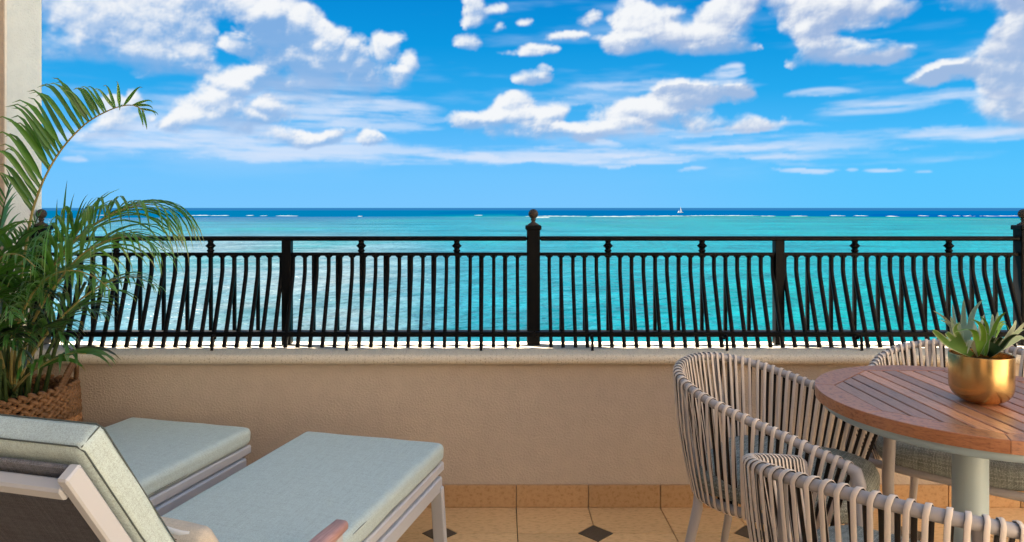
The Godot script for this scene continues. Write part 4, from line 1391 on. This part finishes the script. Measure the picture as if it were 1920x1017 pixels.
# ---------------------------------------------------------------- pot with a staghorn fern
func fern_pot() -> void:
	var c := Vector3(1.313, 0.7405, -1.92)
	var pot := thing("brass_pot", c)
	tag(pot, "round bottomed polished brass pot on the teak table", "pot")
	var st := begin()
	var prof := PackedVector2Array([Vector2(0.0, 0.001), Vector2(0.03, 0.0)])
	for i in 9:
		var a := -PI / 2 + PI / 2 * i / 8.0
		prof.append(Vector2(0.0285 + cos(a) * 0.048, 0.0475 + sin(a) * 0.0475))
	for k in [[0.0765, 0.08], [0.0765, 0.1295], [0.0761, 0.1306], [0.0753, 0.1302], [0.075, 0.127], [0.075, 0.06], [0.06, 0.02], [0.0, 0.012]]: prof.append(Vector2(k[0], k[1]))
	lathe(st, prof, 72)
	obj(st, "pot", M.brass, pot)
	st = begin()
	lathe(st, PackedVector2Array([Vector2(0.0745, 0.104), Vector2(0.05, 0.110), Vector2(0.0, 0.112)]), 24)
	obj(st, "soil", M.soil, pot)
	var plant := thing("staghorn_fern", c + Vector3(0, 0.1, 0))
	tag(plant, "grey-green staghorn fern with forked fronds growing in the brass pot", "plant")
	var sage := Color(0.26, 0.33, 0.19)
	var pale := Color(0.36, 0.41, 0.28)
	var mid := Color(0.10, 0.20, 0.045)
	var fresh := Color(0.12, 0.25, 0.03)
	var dark := Color(0.018, 0.045, 0.012)
	rng.seed = 12
	# foot, where it forks, tips from left to right, width at the fork, distance, colour
	var list := [
		[[400, 500], [398, 300], [[372, 58], [522, 62]], 104, 2.00, sage, -0.02],
		[[340, 500], [300, 330], [[130, 150], [282, 98]], 60, 2.00, pale, -0.02],
		[[350, 520], [290, 360], [[186, 222], [262, 240]], 50, 1.99, pale, -0.01],
		[[440, 535], [290, 405], [[124, 300], [238, 330], [338, 240]], 150, 1.90, mid, 0.03],
		[[480, 540], [500, 420], [[300, 318], [430, 214]], 96, 1.89, fresh, 0.04],
		[[540, 540], [575, 380], [[505, 192], [706, 158]], 70, 1.92, fresh, 0.0],
		[[570, 545], [630, 450], [[606, 362], [690, 378], [804, 335]], 110, 1.88, dark, 0.03],
		[[580, 500], [612, 310], [[598, 178], [642, 160]], 56, 2.00, sage, -0.02],
		[[600, 520], [752, 370], [[786, 222], [870, 232]], 90, 1.97, pale, 0.0],
		[[610, 525], [780, 390], [[850, 300], [880, 400]], 70, 1.95, sage, 0.02],
		[[470, 520], [480, 360], [[455, 250], [535, 180]], 70, 2.00, pale, -0.02],
		[[560, 520], [660, 300], [[712, 240], [730, 300]], 36, 1.98, fresh, 0.0],
		[[380, 530], [330, 360], [[265, 190], [330, 240]], 70, 1.97, sage, 0.0],
		[[520, 530], [560, 430], [[560, 330], [640, 300]], 70, 1.93, mid, 0.0],
	]
	var p := func(q: Array, d: float) -> Vector3: return at(1720 + q[0] / 4.24, 540 + q[1] / 4.24, d) - plant.position
	for f in list:
		st = begin()
		var d: float = f[4]
		var foot: Vector3 = p.call(f[0], 1.92 + (d - 1.955) * 0.25)
		var fork: Vector3 = p.call(f[1], d)
		var tips := []
		for t in f[2]: tips.append(p.call(t, d + (d - 1.95) * 0.6 + rng.randf_range(-0.02, 0.02)))
		stag(st, foot, fork, tips, f[3] / 4.24 / F * d, f[5])
		obj(st, "fern_frond", M.fern, plant)
	# one short frond that curls over the rim
	st = begin()
	stag(st, p.call([480, 545], 1.90), p.call([432, 420], 1.87), [p.call([392, 430], 1.865), p.call([398, 490], 1.86)], 0.016, pale)
	obj(st, "fern_frond", M.fern, plant)

func stag(st: SurfaceTool, foot: Vector3, fork: Vector3, tips: Array, wide: float, color: Color) -> void:
	st.set_smooth_group(1)
	var axis := (fork - foot).normalized()
	var view := Vector3(-0.56, -0.2, 0.8).normalized()
	var side := axis.cross(view).normalized()
	side = side.rotated(axis, rng.randf_range(-0.45, 0.45))
	if side.dot(tips[tips.size() - 1] - tips[0]) < 0: side = -side
	var n := 13
	var belly := view * wide * 0.35
	var rows := []
	var tones := []
	for i in 8:
		var t := i / 7.0
		var w := wide * (0.28 + 0.72 * pow(t, 1.3)) * 0.5
		var row := PackedVector3Array()
		for j in n:
			var s := j * 2.0 / (n - 1) - 1.0
			row.append(foot.lerp(fork, t) + belly * sin(PI * t) * 0.6 + side * s * w + view * w * 0.35 * s * s)
		rows.append(row)
	lens(st, rows, color, 0.0022)
	var k := tips.size()
	var each := (n - 1) / k
	for f in k:
		var r0: PackedVector3Array = rows[7].slice(f * each, f * each + each + 1)
		var c0 := Vector3.ZERO
		for q in r0: c0 += q / r0.size()
		var tip: Vector3 = tips[f]
		var ctrl := c0 + axis * c0.distance_to(tip) * 0.5
		var w0 := r0[0].distance_to(r0[each]) * 0.5
		var out := []
		for i in 11:
			var t := i / 10.0
			var mid := c0.lerp(ctrl, t).lerp(ctrl.lerp(tip, t), t)
			var fwd := ((ctrl - c0) * (1 - t) + (tip - ctrl) * t).normalized()
			var sd := (side - fwd * side.dot(fwd)).normalized()
			var w := w0 * (1.0 - 0.55 * t) * sqrt(maxf(0.0, 1.0 - pow(t, 3.5))) + 0.0003
			var row := PackedVector3Array()
			for j in each + 1:
				var s := j * 2.0 / each - 1.0
				var q := mid + sd * s * w + view * w * 0.3 * s * s + Vector3.DOWN * 0.012 * t * t * t
				row.append(r0[j].lerp(q, smoothstep(0.0, 0.35, t)))
			out.append(row)
		lens(st, out, color, 0.0022)

# a leaf blade with a thicker middle; its felted edge is paler
func lens(st: SurfaceTool, rows: Array, color: Color, thick: float) -> void:
	var m: int = rows[0].size()
	for face in [-1.0, 1.0]:
		var moved := []
		for i in rows.size():
			var r: PackedVector3Array = rows[i]
			var up: Vector3 = (rows[mini(i + 1, rows.size() - 1)][m / 2] - rows[maxi(i - 1, 0)][m / 2]).cross(r[m - 1] - r[0]).normalized()
			var q := PackedVector3Array()
			for j in m:
				var s := j * 2.0 / (m - 1) - 1.0
				q.append(r[j] + up * face * thick * 0.5 * (1.0 - s * s))
			moved.append(q)
		for i in rows.size() - 1:
			for j in m - 1:
				var a: PackedVector3Array = moved[i]
				var b: PackedVector3Array = moved[i + 1]
				for v in [[a, j], [b, j + 1], [a, j + 1], [a, j], [b, j], [b, j + 1]]:
					var edge: bool = v[1] == 0 or v[1] == m - 1
					st.set_color(color.lerp(Color(0.55, 0.6, 0.42), 0.55) if edge else color)
					st.add_vertex(v[0][v[1]])
